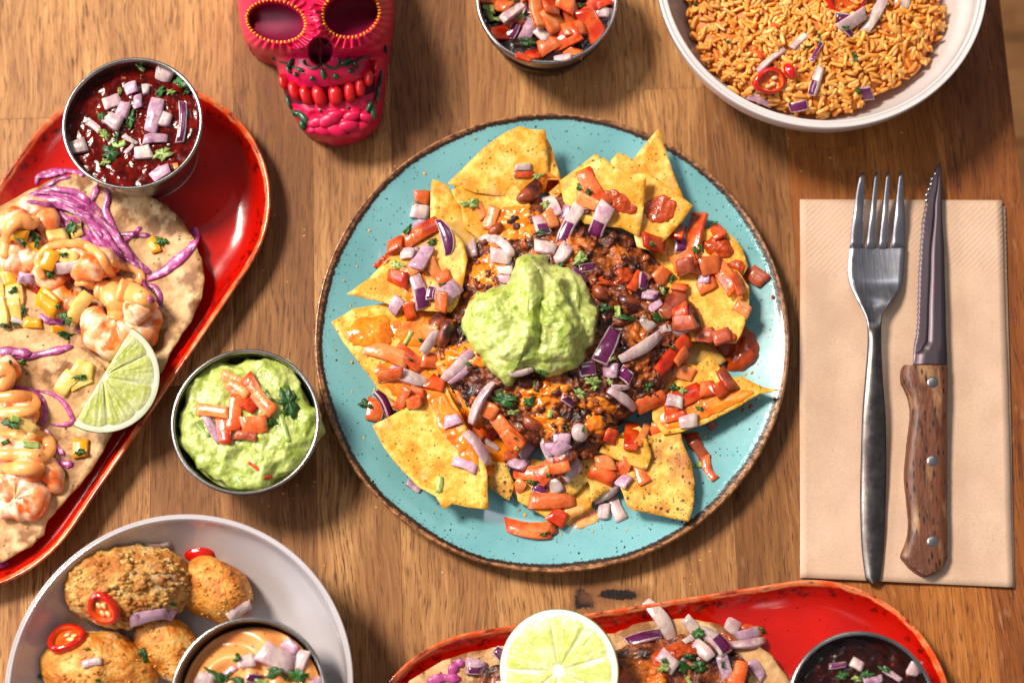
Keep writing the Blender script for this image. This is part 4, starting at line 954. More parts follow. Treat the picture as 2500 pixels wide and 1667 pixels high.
cheese([(1718, 585), (1765, 575), (1792, 600), (1780, 630), (1725, 625)], 'glossy red sauce blob on the upper right-hand chip', m='sauce', th=.003)
cheese([(1770, 640), (1815, 635), (1828, 670), (1815, 715), (1785, 705), (1765, 670)], 'red sauce stain at the edge of the broad right chip', m='sauce', th=.0012)
cheese([(1820, 800), (1843, 815), (1856, 842), (1853, 870), (1830, 896), (1800, 910), (1778, 905), (1768, 885), (1790, 850), (1800, 830)], 'thick red sauce pool dripped on the plate at the right', m='sauce', th=.006, d=.0003)
cheese([(1720, 825), (1760, 810), (1800, 812), (1812, 835), (1800, 865), (1770, 870), (1730, 850)], 'thick red sauce on the lower end of the broad right chip', m='sauce', th=.003, d=.0003)
cheese([(1690, 960), (1740, 945), (1800, 948), (1852, 955), (1797, 990), (1721, 1025), (1660, 1045), (1620, 1050), (1605, 1010), (1650, 1000)], 'orange cheese coating the long pointed chip', th=.0012, nth=60, d=.0004)
cheese([(910, 650), (935, 625), (950, 615), (955, 635), (925, 655)], 'dried orange sauce splash on the turquoise glaze', m='sauce', th=.0006)
cheese([(1380, 1240), (1440, 1235), (1470, 1260), (1440, 1285), (1390, 1290)], 'watery pale juice pooled at the bottom of the plate', m='mayo', th=.0005)
for i, (x, y, r) in enumerate([(871, 531, 5), (819, 624, 6), (1888, 726, 5), (1832, 992, 8), (1815, 1000, 5)]):
    cheese([(x-r, y), (x, y-r), (x+r, y), (x, y+r)], ['tiny orange sauce drop on the upper left plate rim', 'orange sauce drop on the left brown rim', 'small orange dot on the right side glaze', 'brown sauce spot below the long pointed chip', 'second brown sauce spot below the long pointed chip'][i], m='sauce', th=.0006, nth=12, nr=4)
# mince crumbs and lumps
rr = random.Random(11)
vs = []; fs = []
lv, lf = None, None
bm = bmesh.new(); bmesh.ops.create_icosphere(bm, subdivisions=2, radius=1); lv = [v.co.copy() for v in bm.verts]; lf = [tuple(v.index for v in f.verts) for f in bm.faces]; bm.free()
oc, _c = fan(co_, 40, (1370, 830))
for q in range(420):
    k = rr.randrange(40); t = math.sqrt(rr.random())*.96; p = _c+(oc[k]-_c)*t
    h, n = hit(p[0], p[1]); s0 = rr.uniform(.0008, .0026); o0 = len(vs); rot = Matrix.Rotation(rr.uniform(0, 6), 3, Vector((rr.random(), rr.random(), rr.random())).normalized())
    for v in lv:
        u = rot @ Vector((v.x*1.5, v.y, v.z*.7)); u = u*(1+.9*noise.noise(v*1.5+Vector((q*3.1, 0, 0)))+.5*noise.noise(v*3.3+Vector((q, 5, 0)))); vs.append(h+u*s0)
    fs += [tuple(o0+i for i in f) for f in lf]
mesh('mince_crumbs', vs, fs, mt['chili'], label='loose crumbs of minced meat scattered over the chili mound', cat='mince', kind='stuff')
# beans
DN = 'nachos'
for f, x, y, L, W, a, note in [('A', 1930, 880, 330, 170, -45, 'large purple kidney bean poking up at the top of the mince'), ('A', 1620, 1230, 170, 120, -30, None), ('C', 1060, 780, 300, 180, -65, 'saucy kidney bean left of the guacamole, upper of the pair'), ('C', 1130, 830, 150, 300, 20, None), 
                               ('C', 1900, 1320, 170, 110, -10, None),  ('D', 1500, 690, 330, 210, 65, 'big black shiny bean at the right beside the broad chip'), ('D', 900, 560, 220, 150, 20, None),  ('D', 640, 470, 200, 130, 40, None),   ('E', 1960, 320, 200, 130, 30, None), ('F', 330, 640, 220, 160, -20, None)]:
    p = FX(f, x, y); bean(p[0], p[1], L/ZM, W/ZM, a, DN, note)
# ---- guacamole dollop
go = [(1270, 628), (1318, 627), (1345, 648), (1395, 665), (1425, 690), (1446, 735), (1462, 785), (1455, 830), (1425, 855), (1412, 890), (1370, 905), (1335, 912), (1300, 903), (1265, 925), (1245, 937), (1222, 918), (1198, 900), (1180, 872), (1160, 850), (1140, 820), (1132, 780), (1148, 735), (1200, 700), (1240, 690), (1255, 655)]
def gz(x, y, t):
    r = math.sqrt(max(0, 1-t**2.6)); z = .036+.021*r
    cx = 1318+.10*(y-780)+10*math.sin(y*.02); z -= .0042*math.exp(-((x-cx)/9)**2)*smooth01((y-640)/30)*smooth01((900-y)/60)*r       # crease
    z -= .004*math.exp(-((x-1330)**2+(y-690)**2)/500)
    z += .0045*math.exp(-((x-1290)/26)**2)*r+.004*math.exp(-((x-1375-.25*(y-780))/24)**2)*r-.0025*math.exp(-((x-1412-.3*(y-780))/14)**2)
    z -= .0035*math.exp(-((x-1230)**2/900+(y-800)**2/3000))*0
    return z
def gd(p, i):
    q = Vector(p); w_ = Vector((noise.noise(q*60), noise.noise(q*60+Vector((9, 0, 0))), 0))*.014
    w_ = w_*.45; a = noise.noise((q+w_)*85); b = noise.noise((q+w_)*170+Vector((4, 4, 4))); v = noise.voronoi(q*210)[0]
    return .0030*(.55-2*abs(noise.noise((q+w_*1.5)*52)))+.0016*a+.0014*b+.0012*(.45-v[0])+.0006*noise.noise(q*480)
mound('guacamole_dollop', go, (1300, 775), gz, .030, mt['guac'], nr=60, nth=200, disp=gd, label='large dollop of bright green guacamole on top of the nachos', cat='guacamole')
# ---- toppings: (frame, kind, x, y, length, width, angle, curve[, extra])
S = [
 ('A', 't', 905, 910, 150, 125, 8, 0), ('A', 'w', 885, 1050, 165, 125, 5, 0), ('A', 'w', 1870, 620, 145, 70, -3, 0), ('A', 't', 1875, 690, 190, 60, 0, 0), ('A', 'l', 870, 1165, 150, 80, -35, 0),
 ('A', 't', 900, 1250, 390, 140, -30, 0), ('A', 't', 655, 1380, 150, 160, 0, 0), ('A', 'w', 810, 1440, 130, 110, -20, 0), ('A', 'o', 1460, 1040, 150, 70, 65, 0), ('A', 'o', 1570, 1110, 220, 110, 110, 0),
 ('A', 'w', 2150, 1000, 260, 130, 65, 0), ('A', 'w', 1385, 1410, 160, 110, 72, 0), ('A', 'w', 1660, 1480, 190, 160, 10, 0), ('A', 'h', 2040, 1190, 200, 140, 75, 0), ('A', 'w', 2080, 1400, 200, 150, 15, 0), ('A', 'o', 2130, 1120, 170, 110, 60, 0),
 ('B', 't', 580, 830, 400, 150, 58, .08), ('B', 'o', 535, 950, 220, 105, 18, 0), ('B', 'h', 365, 1170, 470, 130, 118, 0), ('B', 'h', 655, 1130, 340, 140, 118, .06), ('B', 'h', 1410, 1320, 240, 130, 80, 0),
 ('B', 'r', 1150, 1350, 240, 140, 5, 0), ('B', 't', 1570, 1260, 420, 150, 97, 0), ('B', 'r', 1775, 1250, 190, 110, 65, 0), ('B', 'l', 320, 1050, 130, 80, -60, 0),
 ('C', 'o', 860, 190, 350, 140, -38, 0), ('C', 'o', 1030, 240, 260, 90, 58, 0), ('C', 'w', 770, 75, 130, 110, 0, 0), ('C', 'h', 870, 420, 360, 130, 72, 0), ('C', 'w', 1100, 480, 230, 130, 22, 0), ('C', 'p', 985, 455, 120, 80, 100, 0),
 ('C', 't', 780, 1080, 310, 150, 40, 0), ('C', 'o', 550, 1030, 430, 140, 18, 0), ('C', 'w', 775, 1260, 370, 140, 18, 0), ('C', 's', 770, 880, 140, 34, -60, 0), ('C', 'w', 1240, 1150, 400, 100, -48, .05), ('C', 'l', 1290, 1210, 330, 70, -50, .05),
 ('C', 'w', 1700, 235, 130, 90, 0, 0), ('C', 'l', 1690, 320, 120, 80, -8, 0), ('C', 'r', 1040, 1320, 160, 130, 20, 0), ('C', 't', 850, 1430, 150, 130, 10, 0), ('C', 'w', 1850, 1205, 220, 70, -8, 0),
 ('D', 'w', 290, 90, 210, 130, -55, 0), ('D', 'p', 520, 215, 150, 90, -15, 0), ('D', 'p', 450, 285, 170, 70, 45, 0), ('D', 't', 1230, 290, 150, 150, 30, 0), ('D', 'r', 985, 340, 230, 80, -52, 0), ('D', 'p', 1050, 345, 150, 110, -70, 0), ('D', 'l', 1120, 480, 140, 110, 10, 0),
 ('D', 'l', 1175, 580, 140, 70, -40, 0), ('D', 'd', 1345, 545, 340, 130, -58, .10), ('D', 'r', 1425, 640, 150, 120, -20, 0), ('D', 's', 822, 635, 110, 75, 85, 0), ('D', 'w', 1090, 745, 150, 105, 42, 0), ('D', 'w', 1262, 800, 140, 80, -20, 0),
 ('D', 'p', 720, 960, 360, 150, -65, 0), ('D', 'w', 1035, 970, 450, 140, -30, 0), ('D', 'r', 1345, 1035, 480, 130, -42, 0), ('D', 't', 1420, 1060, 180, 90, -40, 0), ('D', 'o', 1440, 1215, 200, 110, 15, 0),
 ('D', 'p', 520, 1185, 150, 120, -10, 0), ('D', 'l', 755, 1195, 130, 130, 5, 0), ('D', 'p', 895, 1235, 130, 120, 40, 0), ('D', 'w', 845, 1350, 180, 55, 8, 0), ('D', 'w', 860, 1470, 340, 110, 22, 0), ('D', 't', 1130, 1480, 290, 140, -22, 0),
 ('D', 'r', 1440, 1460, 380, 160, -25, 0), ('D', 't', 1665, 1375, 150, 120, 90, 0), ('D', 'p', 340, 1480, 140, 90, 28, 0), ('D', 't', 1550, 180, 210, 150, 20, 0), ('D', 't', 1820, 270, 430, 150, 52, 0), ('D', 't', 1960, 370, 220, 110, 55, 0), ('D', 'd', 2155, 300, 180, 130, 38, 0), ('D', 'o', 2015, 600, 160, 110, 40, 0),
 ('E', 't', 450, 210, 200, 150, 100, 0), ('E', 'p', 540, 150, 300, 110, 65, 0), ('E', 't', 720, 90, 230, 120, -50, 0), ('E', 't', 830, 120, 140, 110, -20, 0), ('E', 'l', 1195, 300, 150, 110, -15, 0), ('E', 'r', 1540, 400, 170, 130, -60, 0), ('E', 't', 1430, 440, 130, 100, 20, 0), ('E', 't', 1720, 400, 370, 150, 58, 0), ('E', 'o', 1530, 190, 200, 140, 30, 0),
 ('E', 'w', 1475, 130, 430, 110, -48, 0), ('E', 'w', 1430, 560, 360, 130, 48, 0), ('E', 'w', 1565, 530, 180, 60, 35, 0), ('E', 'l', 1310, 725, 230, 110, 22, 0), ('E', 's', 1070, 910, 150, 68, 95, 0), ('E', 'l', 825, 930, 150, 80, 30, 0), ('E', 'w', 1885, 630, 350, 120, -58, 0), ('E', 'w', 2160, 640, 380, 70, 45, .08),
 ('E', 't', 2025, 810, 470, 140, 6, .04), ('E', 'p', 2030, 955, 130, 95, 20, 0), ('E', 't', 2150, 1065, 420, 130, -4, .05), ('E', 'r', 2205, 1225, 160, 130, 30, 0), ('E', 't', 1920, 1345, 420, 150, 8, .06), ('E', 't', 2140, 1330, 120, 100, 60, 0), ('E', 'l', 2240, 480, 150, 130, 0, 0), ('E', 's', 2125, 237, 75, 55, -80, 0),
 ('F', 'r', 945, 450, 370, 120, 95, 0), ('F', 'o', 1055, 435, 320, 60, -64, .06), ('F', 't', 1190, 400, 160, 110, -70, 0), ('F', 'w', 1490, 310, 165, 130, -10, 0), ('F', 'w', 700, 1000, 270, 110, -38, 0), ('F', 'w', 685, 1175, 110, 150, 0, 0), ('F', 'w', 805, 1140, 250, 120, 68, 0),
 ('F', 'r', 1545, 490, 150, 110, 65, 0), ('F', 'd', 1600, 590, 230, 100, 55, 0), ('F', 't', 1690, 760, 240, 80, 68, .08), ('F', 's', 1600, 725, 100, 60, 0, 0), ('F', 'd', 1720, 350, 160, 80, 50, 0), ('F', 't', 1370, 260, 200, 90, -10, 0)]
for f, kd, x, y, L, W, a, c in S:
    p = FX(f, x, y); strip(kd, p[0], p[1], L/ZM, W/ZM, a, DN, curve=c, arch=.06 if L > 280 else 0, tip=.25 if (kd in 'wl' and L/W > 2.3) else 0)
rr = random.Random(77)
for q in range(44):
    sec = rr.choice([(-50, 50), (-50, 50), (150, 215), (60, 120)]); a = math.radians(rr.uniform(*sec)); r = rr.uniform(290, 440) if sec[0] != 60 else rr.uniform(270, 400)
    strip(rr.choice('ttrodtwl'), 1370+r*math.cos(a), 835+r*math.sin(a)*.93, rr.uniform(32, 66), rr.uniform(24, 38), rr.uniform(0, 180), DN)
p = FX('A', 1610, 1370); tube('red_onion_piece', [FX('A', 1450, 1305), FX('A', 1560, 1300), FX('A', 1680, 1350), FX('A', 1780, 1470)], [6, 12, 13, 9], mt['ow'], flat=.6, cat='onion', note='curved white onion arc above the guacamole, left side')
p = FX('A', 1130, 1290); strip('p', p[0], p[1], 350/ZM, 110/ZM, 74, DN, curve=-.08, tip=.4, note='upright magenta onion strip at the upper left of the pile')
p = FX('F', 440, 400); ball('red_onion_piece', p[0], p[1], 24, 20, 70, .009, mt['ow'], cat='onion', sub=14, note='glossy white onion bulb end below the guacamole', sink=.15)
for f, x, y, L, W, a, pale in [('A', 1370, 970, 210, 120, 0, 1), ('A', 2020, 710, 190, 55, -15, 1), ('A', 770, 1230, 130, 90, -50, 0), ('A', 2040, 1240, 140, 60, -20, 0), ('A', 660, 1560, 200, 110, 20, 1), ('A', 1000, 1340, 130, 70, -20, 0),
    ('B', 460, 810, 120, 80, 70, 0), ('B', 540, 860, 90, 70, 0, 0), ('B', 1140, 1365, 80, 60, 20, 0), ('B', 1740, 1170, 90, 60, -10, 0), ('B', 1560, 1420, 110, 80, 40, 0), ('B', 460, 1490, 180, 110, -30, 1), ('B', 270, 1560, 100, 60, 10, 0), ('B', 130, 980, 120, 80, -40, 1),
    ('C', 1100, 380, 80, 30, 0, 0), ('C', 1290, 1420, 10, 10, 0, 0), ('C', 360, 1520, 170, 110, 10, 0), ('C', 1700, 1465, 340, 150, 12, 0), ('C', 1930, 1490, 140, 110, -40, 0), ('C', 1975, 1320, 110, 55, -60, 1), ('C', 1350, 1130, 90, 40, 0, 0), ('C', 2030, 1210, 170, 60, 30, 0), ('C', 790, 1090, 70, 30, 20, 0), ('C', 890, 905, 80, 40, 0, 0),
    ('D', 460, 130, 170, 110, -40, 1), ('D', 1200, 690, 190, 90, 15, 0), ('D', 1330, 320, 130, 60, -60, 0), ('D', 1250, 430, 110, 60, 60, 1), ('D', 580, 1290, 240, 90, 5, 1), ('D', 450, 1420, 200, 100, 30, 1), ('D', 590, 1360, 130, 60, -50, 1), ('D', 1340, 975, 100, 40, 10, 0), ('D', 1350, 1365, 130, 120, 0, 0), ('D', 1100, 1350, 120, 90, -50, 0), ('D', 740, 1300, 110, 70, 50, 1), ('D', 900, 700, 170, 90, 10, 0), ('D', 700, 600, 160, 90, -20, 0), ('D', 1600, 30, 110, 80, 50, 0), ('D', 1440, 1390, 110, 70, 0, 1), ('D', 760, 1080, 90, 50, -30, 1),
    ('E', 2115, 820, 80, 50, 10, 0), ('E', 1955, 885, 140, 45, 0, 0), ('E', 2070, 1390, 110, 45, -15, 0), ('E', 1800, 465, 60, 20, 15, 0), ('E', 1780, 220, 120, 90, 0, 1), ('E', 1810, 560, 60, 50, 0, 1), ('F', 480, 385, 40, 80, 10, 0), ('F', 330, 370, 80, 50, 60, 0), ('F', 1600, 190, 90, 60, 20, 0), ('F', 120, 100, 10, 10, 0, 0)]:
    if L < 20: continue
    p = FX(f, x, y); leaf(p[0], p[1], L/ZM, W/ZM, a, DN, pale=bool(pale))

# crumbs and juice on the glaze
rr = random.Random(31); vs = []; fs = []
for q in range(90):
    a = rr.uniform(0, 6.28); r = rr.uniform(400, 535); x, y = 1347+r*math.cos(a), 818+r*.965*math.sin(a)
    h, n = hit(x, y)
    if h.z > .018: continue
    s0 = rr.uniform(.0002, .0008)*(1.6 if q % 17 == 0 else 1); o0 = len(vs); rot = Matrix.Rotation(rr.uniform(0, 6), 3, 'Z')
    for v in lv: vs.append(h+(rot @ Vector((v.x*1.4, v.y, v.z*.5)))*s0*(1+.6*noise.noise(v*1.7+Vector((q, 0, 0)))))
    fs += [tuple(o0+i for i in f) for f in lf]
mesh('chip_crumbs', vs, fs, mt['chipd'], label='tiny chip crumbs scattered on the turquoise glaze', cat='crumbs', kind='stuff')
# ================================================================ steel cups and their contents
def fill(name, c, R, z, mat_, h, label, cat, disp, nr=40, nth=120, prof=2.0, **kw):
    vs = []; fs = []
    for i in range(nr+1):
        t = i/nr
        for k in range(nth):
            a = 2*math.pi*k/nth; vs.append(Vector((c.x+R*t*math.cos(a) if i else c.x+.0002*math.cos(a), c.y+R*t*math.sin(a) if i else c.y+.0002*math.sin(a), z+h*(1-t**prof))))
    for i in range(nr):
        for k in range(nth): fs.append((i*nth+k, (i+1)*nth+k, (i+1)*nth+(k+1) % nth, i*nth+(k+1) % nth))
    fs.append(tuple(range(nth)))
    base_n = len(vs)
    for k in range(nth): a = 2*math.pi*k/nth; vs.append(Vector((c.x+R*.86*math.cos(a), c.y+R*.86*math.sin(a), z-.018)))
    for k in range(nth): fs.append((nr*nth+k, base_n+k, base_n+(k+1) % nth, nr*nth+(k+1) % nth))
    n = nr*nth; lim = n
    def f(p, i):
        if i >= lim: return 0
        return disp(Vector(p))
    V = [Vector(v) for v in vs]
    for i in range(lim+0): V[i].z += f(V[i], i)
    fs = [g for g in fs if len(g) < 5]
    return mesh(name, V, fs, mat_, label=label, cat=cat, **kw)
# salsa cup, upper left (stands on the red tray)
sc, sR = cup(323, 300, 172, .050, .0056, 'steel cup of dark red salsa on the red tray, upper left')
fill('salsa', sc, sR*.955, .041, mt['salsa'], .0005, 'dark red salsa with chopped onion in the upper left cup', 'salsa', lambda p: .0006*fr(p, 160, 3)+.0003*noise.noise(p*420))
DN = 'salsa'
for kd, x, y, L, W, a in [('w', 1585, 700, 160, 150, 25), ('l', 1255, 850, 110, 110, -20), ('w', 1400, 865, 70, 110, 0), ('w', 1075, 980, 160, 120, -20), ('l', 1180, 1060, 110, 180, 15), ('w', 1090, 1165, 160, 150, 30), ('l', 1320, 985, 80, 120, -20), ('l', 1480, 1110, 330, 140, 103), ('w', 1585, 1150, 100, 150, 10), ('p', 1745, 1170, 390, 90, 94),
                       ('l', 1490, 1335, 210, 100, -5), ('w', 750, 1410, 160, 150, -15), ('w', 905, 1215, 150, 80, 40), ('w', 1370, 1465, 150, 140, -8), ('w', 1250, 1340, 150, 50, 30), ('w', 1240, 1430, 110, 50, -50)]:
    p = FX('I', x, y); strip(kd, p[0], p[1], L/ZM, W/ZM, a, DN)
p = FX('J', 1540, 290); strip('l', p[0], p[1], 180/ZM, 120/ZM, -30, DN); p = FX('J', 1680, 210); strip('o', p[0], p[1], 130/ZM, 40/ZM, 70, DN)
for x, y, L, W, a, pl in [(1540, 885, 160, 90, -40, 0), (1640, 890, 110, 70, -20, 1), (1740, 790, 170, 140, 20, 0), (1800, 880, 110, 70, -40, 0), (1260, 1150, 220, 110, -75, 0), (1000, 1290, 170, 100, 30, 1), (1060, 1470, 230, 170, 10, 0), (1150, 880, 90, 60, 80, 1), (1560, 1480, 220, 150, -30, 1), (1010, 1560, 120, 90, 0, 1), (980, 1120, 150, 90, 60, 0), (1350, 650, 110, 60, 30, 1), (1120, 1320, 120, 70, 90, 0)]:
    p = FX('I', x, y); leaf(p[0], p[1], L/ZM, W/ZM, a, DN, pale=bool(pl))
p = FX('I', 1140, 1385); strip('s', p[0], p[1], 120/ZM, 55/ZM, -8, DN)
# salsa cup, lower right
s2, s2R = cup(2105, 1722, 181, .052, .0056, 'steel cup of salsa on the bottom red tray, cut by the frame')
fill('salsa', s2, s2R*.955, .043, mt['salsad'], .0005, 'very dark salsa in the cup at the bottom right corner', 'salsa', lambda p: .0010*fr(p, 160, 4))
DN = 'salsa2'
V_ = lambda x, y: FX('V', x, y)
for kd, x, y, L, W, a in [('p', 705, 1480, 80, 30, -8), ('w', 800, 1475, 60, 55, 30), ('w', 1080, 1500, 100, 50, 110), ('w', 975, 1525, 100, 25, 35), ('l', 880, 1552, 90, 40, -10), ('w', 870, 1640, 70, 60, 0), ('l', 1000, 1660, 90, 60, 50)]:
    p = V_(x, y); strip(kd, p[0], p[1], L/2.044, W/2.044, a, DN)
for x, y, L, W, a, pl in [(730, 1530, 80, 50, 10, 0), (850, 1530, 100, 50, -20, 0), (800, 1545, 60, 40, 0, 1), (940, 1500, 70, 35, 20, 0)]:
    p = V_(x, y); leaf(p[0], p[1], L/2.044, W/2.044, a, DN, pale=bool(pl))
# pico de gallo cup, top
pc_, pR = cup(1335, -5, 173, .042, 0, 'steel cup of chopped tomato and onion at the top edge')
fill('tomato_juice', pc_, pR*.93, .026, mt['salsad'], .001, 'dark juice at the bottom of the top tomato cup', 'salsa', lambda p: .0008*fr(p, 160, 3))
DN = 'pico'
rr = random.Random(21)
for q in range(34):      # lower layer
    r = math.sqrt(rr.random())*128; a = rr.uniform(0, 6.28); strip(rr.choice('trrdtpl'), 1335+r*math.cos(a), -8+r*math.sin(a)*.95, rr.uniform(34, 60), rr.uniform(26, 36), rr.uniform(0, 180), DN)
for kd, x, y, L, W, a, c in [('w', 610, 120, 300, 130, -45, 0), ('l', 760, 240, 260, 130, -70, 0), ('p', 610, 290, 180, 90, -60, 0), ('t', 500, 60, 190, 130, 30, 0), ('o', 830, 100, 340, 150, 65, .08), ('o', 960, 200, 240, 170, 40, 0), ('t', 930, 30, 260, 150, 80, 0), ('t', 1150, 150, 190, 140, 70, 0), ('t', 1090, 40, 180, 130, 20, 0), ('r', 1350, 250, 330, 150, 58, 0), ('r', 480, 330, 260, 130, -20, 0), ('w', 1450, 120, 140, 110, 10, 0), ('t', 1180, 290, 220, 150, -20, 0), ('r', 1060, 380, 350, 170, -15, 0),
                             ('t', 940, 440, 200, 130, -25, 0), ('r', 780, 530, 200, 120, 85, 0), ('w', 1075, 570, 160, 110, 10, 0), ('t', 1190, 520, 160, 110, 30, 0), ('r', 700, 560, 150, 80, 20, 0), ('w', 870, 330, 150, 90, 40, 0), ('t', 360, -10, 200, 130, 0, 0), ('r', 1480, 20, 160, 100, -20, 0), ('o', 560, -60, 200, 120, 30, 0), ('t', 800, -90, 260, 140, -20, 0), ('w', 1200, -100, 200, 110, 30, 0)]:
    p = FX('L', x, y); strip(kd, p[0], p[1], L/ZM, W/ZM, a, DN, curve=c)
for x, y, L, W, a, pl in [(370, 110, 230, 120, 60, 1), (600, 10, 150, 80, 0, 0), (745, 410, 160, 130, 20, 0), (700, 150, 200, 40, -40, 0), (1250, 60, 90, 60, 0, 0), (440, 190, 130, 60, 0, 1)]:
    p = FX('L', x, y); leaf(p[0], p[1], L/ZM, W/ZM, a, DN, pale=bool(pl))
# guacamole cup
gc, gR = cup(599, 1028, 182, .043, 0, 'steel cup of guacamole on the table between tray and plate')
gpts = [(470, 920), (520, 890), (560, 888), (605, 884), (640, 880), (700, 884), (722, 920), (752, 975), (782, 1030), (772, 1080), (740, 1120), (700, 1160), (640, 1185), (590, 1194), (540, 1180), (490, 1150), (460, 1110), (440, 1060), (434, 1020), (455, 975)]
def gg(x, y, t): return .0345+.008*math.sqrt(max(0, 1-t**3))
def gd2(p, i):
    q = Vector(p); w_ = Vector((noise.noise(q*70), noise.noise(q*70+Vector((9, 0, 0))), 0))*.012
    w_ = w_*.45; v = noise.voronoi(q*210)[0]; return .0030*(.55-2*abs(noise.noise((q+w_*1.5)*52)))+.0018*noise.noise((q+w_)*85)+.0014*noise.noise((q+w_)*170)+.0011*(.45-v[0])+.0006*noise.noise(q*560)
mound('guacamole', gpts, (610, 1035), gg, .032, mt['guac'], nr=50, nth=160, disp=gd2, label='mashed green guacamole filling the cup left of the plate', cat='guacamole')
fill('guacamole_smear', gc, gR*.88, .027, mt['guac'], .002, 'lower smear of guacamole against the cup wall', 'guacamole', lambda p: .002*fr(p, 120, 3))
DN = 'guac'; GZ = 3.824
for kd, x, y, L, W, a, c in [('s', 330, 830, 290, 45, 52, .05), ('o', 660, 420, 260, 100, 25, 0), ('o', 690, 510, 220, 120, 40, 0), ('o', 460, 700, 300, 105, 8, 0), ('l', 455, 870, 290, 90, 62, 0), ('r', 570, 890, 240, 130, 85, 0), ('d', 770, 930, 200, 90, 5, 0), ('t', 845, 830, 230, 140, -5, 0), ('r', 800, 660, 130, 110, 30, 0), ('t', 890, 560, 420, 130, 52, .06), ('t', 665, 720, 330, 150, 98, .05), ('r', 840, 1215, 130, 35, 35, 0), ('r', 970, 1318, 80, 35, 0, 0), ('s', 1125, 860, 260, 42, 75, 0)]:
    strip(kd, 400+x/GZ, 820+y/GZ, L/GZ, W/GZ, a, DN, curve=c)
leaf(400+1165/GZ, 820+620/GZ, 330/GZ, 230/GZ, 80, DN, lobes=7, note='large dark coriander leaf at the right of the guacamole cup'); leaf(400+1010/GZ, 820+810/GZ, 180/GZ, 80/GZ, 0, DN); leaf(400+950/GZ, 820+540/GZ, 180/GZ, 50/GZ, 55, DN, pale=True)
# ================================================================ croquettes in the grey bowl
def crumbs(sc_, amp, seed):
    def f(p, i):
        q = Vector(p)+Vector((seed, 0, 0)); v = noise.voronoi(q*sc_)[0]; v2 = noise.voronoi(q*sc_*2.1)[0]
        m = max(0, min(1, .5+1.6*noise.noise(q*60)))
        return amp*(.30*fr(q, sc_*1.2, 4)*(.5+m)+.25*max(0, .5-v2[0])*m)+.0030*noise.noise(q*38)+.0016*noise.noise(q*90)
    return f
def croq(f, x, y, rx, ry, a, h, mat_, label, amp=.0022, sc_=330, bend=0, zc=None, coat=90):
    p = FX(f, x, y); o = ball('croquette', p[0], p[1], rx, ry, a, h, mt[mat_], sub=64, disp=crumbs(sc_, amp, x), sink=.3, bend=bend, note=label, cat='croquette', zc=zc)
    rr = random.Random(x); vs = []; fs = []
    for q in range(coat):
        t = math.sqrt(rr.random())*.93; b = rr.uniform(0, 6.28); u = rx*t*math.cos(b); v = ry*t*math.sin(b); ar = math.radians(a)
        hh, n = hit(p[0]+u*math.cos(ar)-v*math.sin(ar), p[1]+u*math.sin(ar)+v*math.cos(ar))
        if noise.noise(hh*110) < -.12: continue
        s0 = rr.uniform(.0005, .0018)*(1 if mat_ == 'crumb' else .6); o0 = len(vs)
        for w_ in lv: vs.append(hh+Vector((w_.x*1.3, w_.y*.8, w_.z*.8))*s0*(1+1.2*noise.noise(w_*1.9+Vector((q, 0, 0)))))
        fs += [tuple(o0+i for i in g) for g in lf]
    mesh('crumb_coating', vs, fs, mt[mat_], parent=o, reg=False, kind='stuff')
    return o
croq('O', 520, 690, 94, 76, 25, .034, 'crumb2', 'smooth golden croquette at the right, behind the sauce cup', amp=.0012, zc=.017)
croq('N', 1620, 1230, 94, 66, 48, .034, 'crumb2', 'small golden croquette in the middle against the sauce cup', amp=.0012, zc=.018)
croq('N', 950, 1440, 146, 88, 8, .036, 'crumb2', 'golden croquette at the bottom with a chilli ring and onion on it', amp=.0022, zc=.020, coat=160)
croq('N', 1235, 665, 160, 100, -2, .046, 'crumb', 'largest croquette, pale and rough, topped with one chilli ring', amp=.0040, sc_=260, zc=.024, coat=420, bend=.08)
def ring(px, py, rx, ry, a, label, tiltv=None):
    ar = math.radians(a); c, d, s, n = frame(px, py, ar, rx*1.4, ry*1.4, 35); k = KK(px, py, c.z); X, Y = rx*k, ry*k; T = .0052; e = empty('chilli_ring', c, label=label, cat='chilli'); TL[e.name] = Vector(c)
    N_ = 40; cs = [(1.0, 0), (1.03, .3), (1.03, .75), (.98, 1.0), (.80, 1.0)]; ins = [(.80, .99), (.74, .85), (.72, .5), (.76, 0)]
    def rev(pr): 
        vs = []; fs = []
        for (r, z) in pr:
            for i in range(N_): t = 2*math.pi*i/N_; w_ = 1+.05*math.sin(3*t+px); vs.append(c+d*(X*r*w_*math.cos(t))+s*(Y*r*w_*math.sin(t))+n*(z*T-.0008))
        for i in range(len(pr)-1):
            for j in range(N_): fs.append((i*N_+j, i*N_+(j+1) % N_, (i+1)*N_+(j+1) % N_, (i+1)*N_+j))
        return vs, fs
    vs, fs = rev(cs); mesh('skin', vs, fs, mt['chr'], parent=e); vs, fs = rev(ins); mesh('flesh', vs, fs, mt['chri'], parent=e)
    vs, fs = rev([(.78, .45), (.4, .40), (.01, .42)]); vs = displace(vs, fs, lambda p, i: .0003*fr(p, 500, 2)); mesh('core', vs, fs, mt['chri'], parent=e)
    rr = random.Random(int(px))
    for q in range(4):
        b = rr.uniform(0, 6.28); u = .42*rr.uniform(.5, 1); vs = []; fs = []; cc = c+d*(X*u*math.cos(b))+s*(Y*u*math.sin(b))+n*(.0026)
        for v in lv: vs.append(cc+d*(v.x*.0018)+s*(v.y*.0012)+n*(v.z*.0007))
        mesh('seed', vs, lf, mt['seed'], parent=e, reg=False)
    return e
ring(*FX('N', 1010, 840), 43, 35, 55, 'red chilli ring on the largest croquette'); ring(*FX('N', 650, 1165), 46, 38, -10, 'red chilli ring at the left on the bottom croquette')
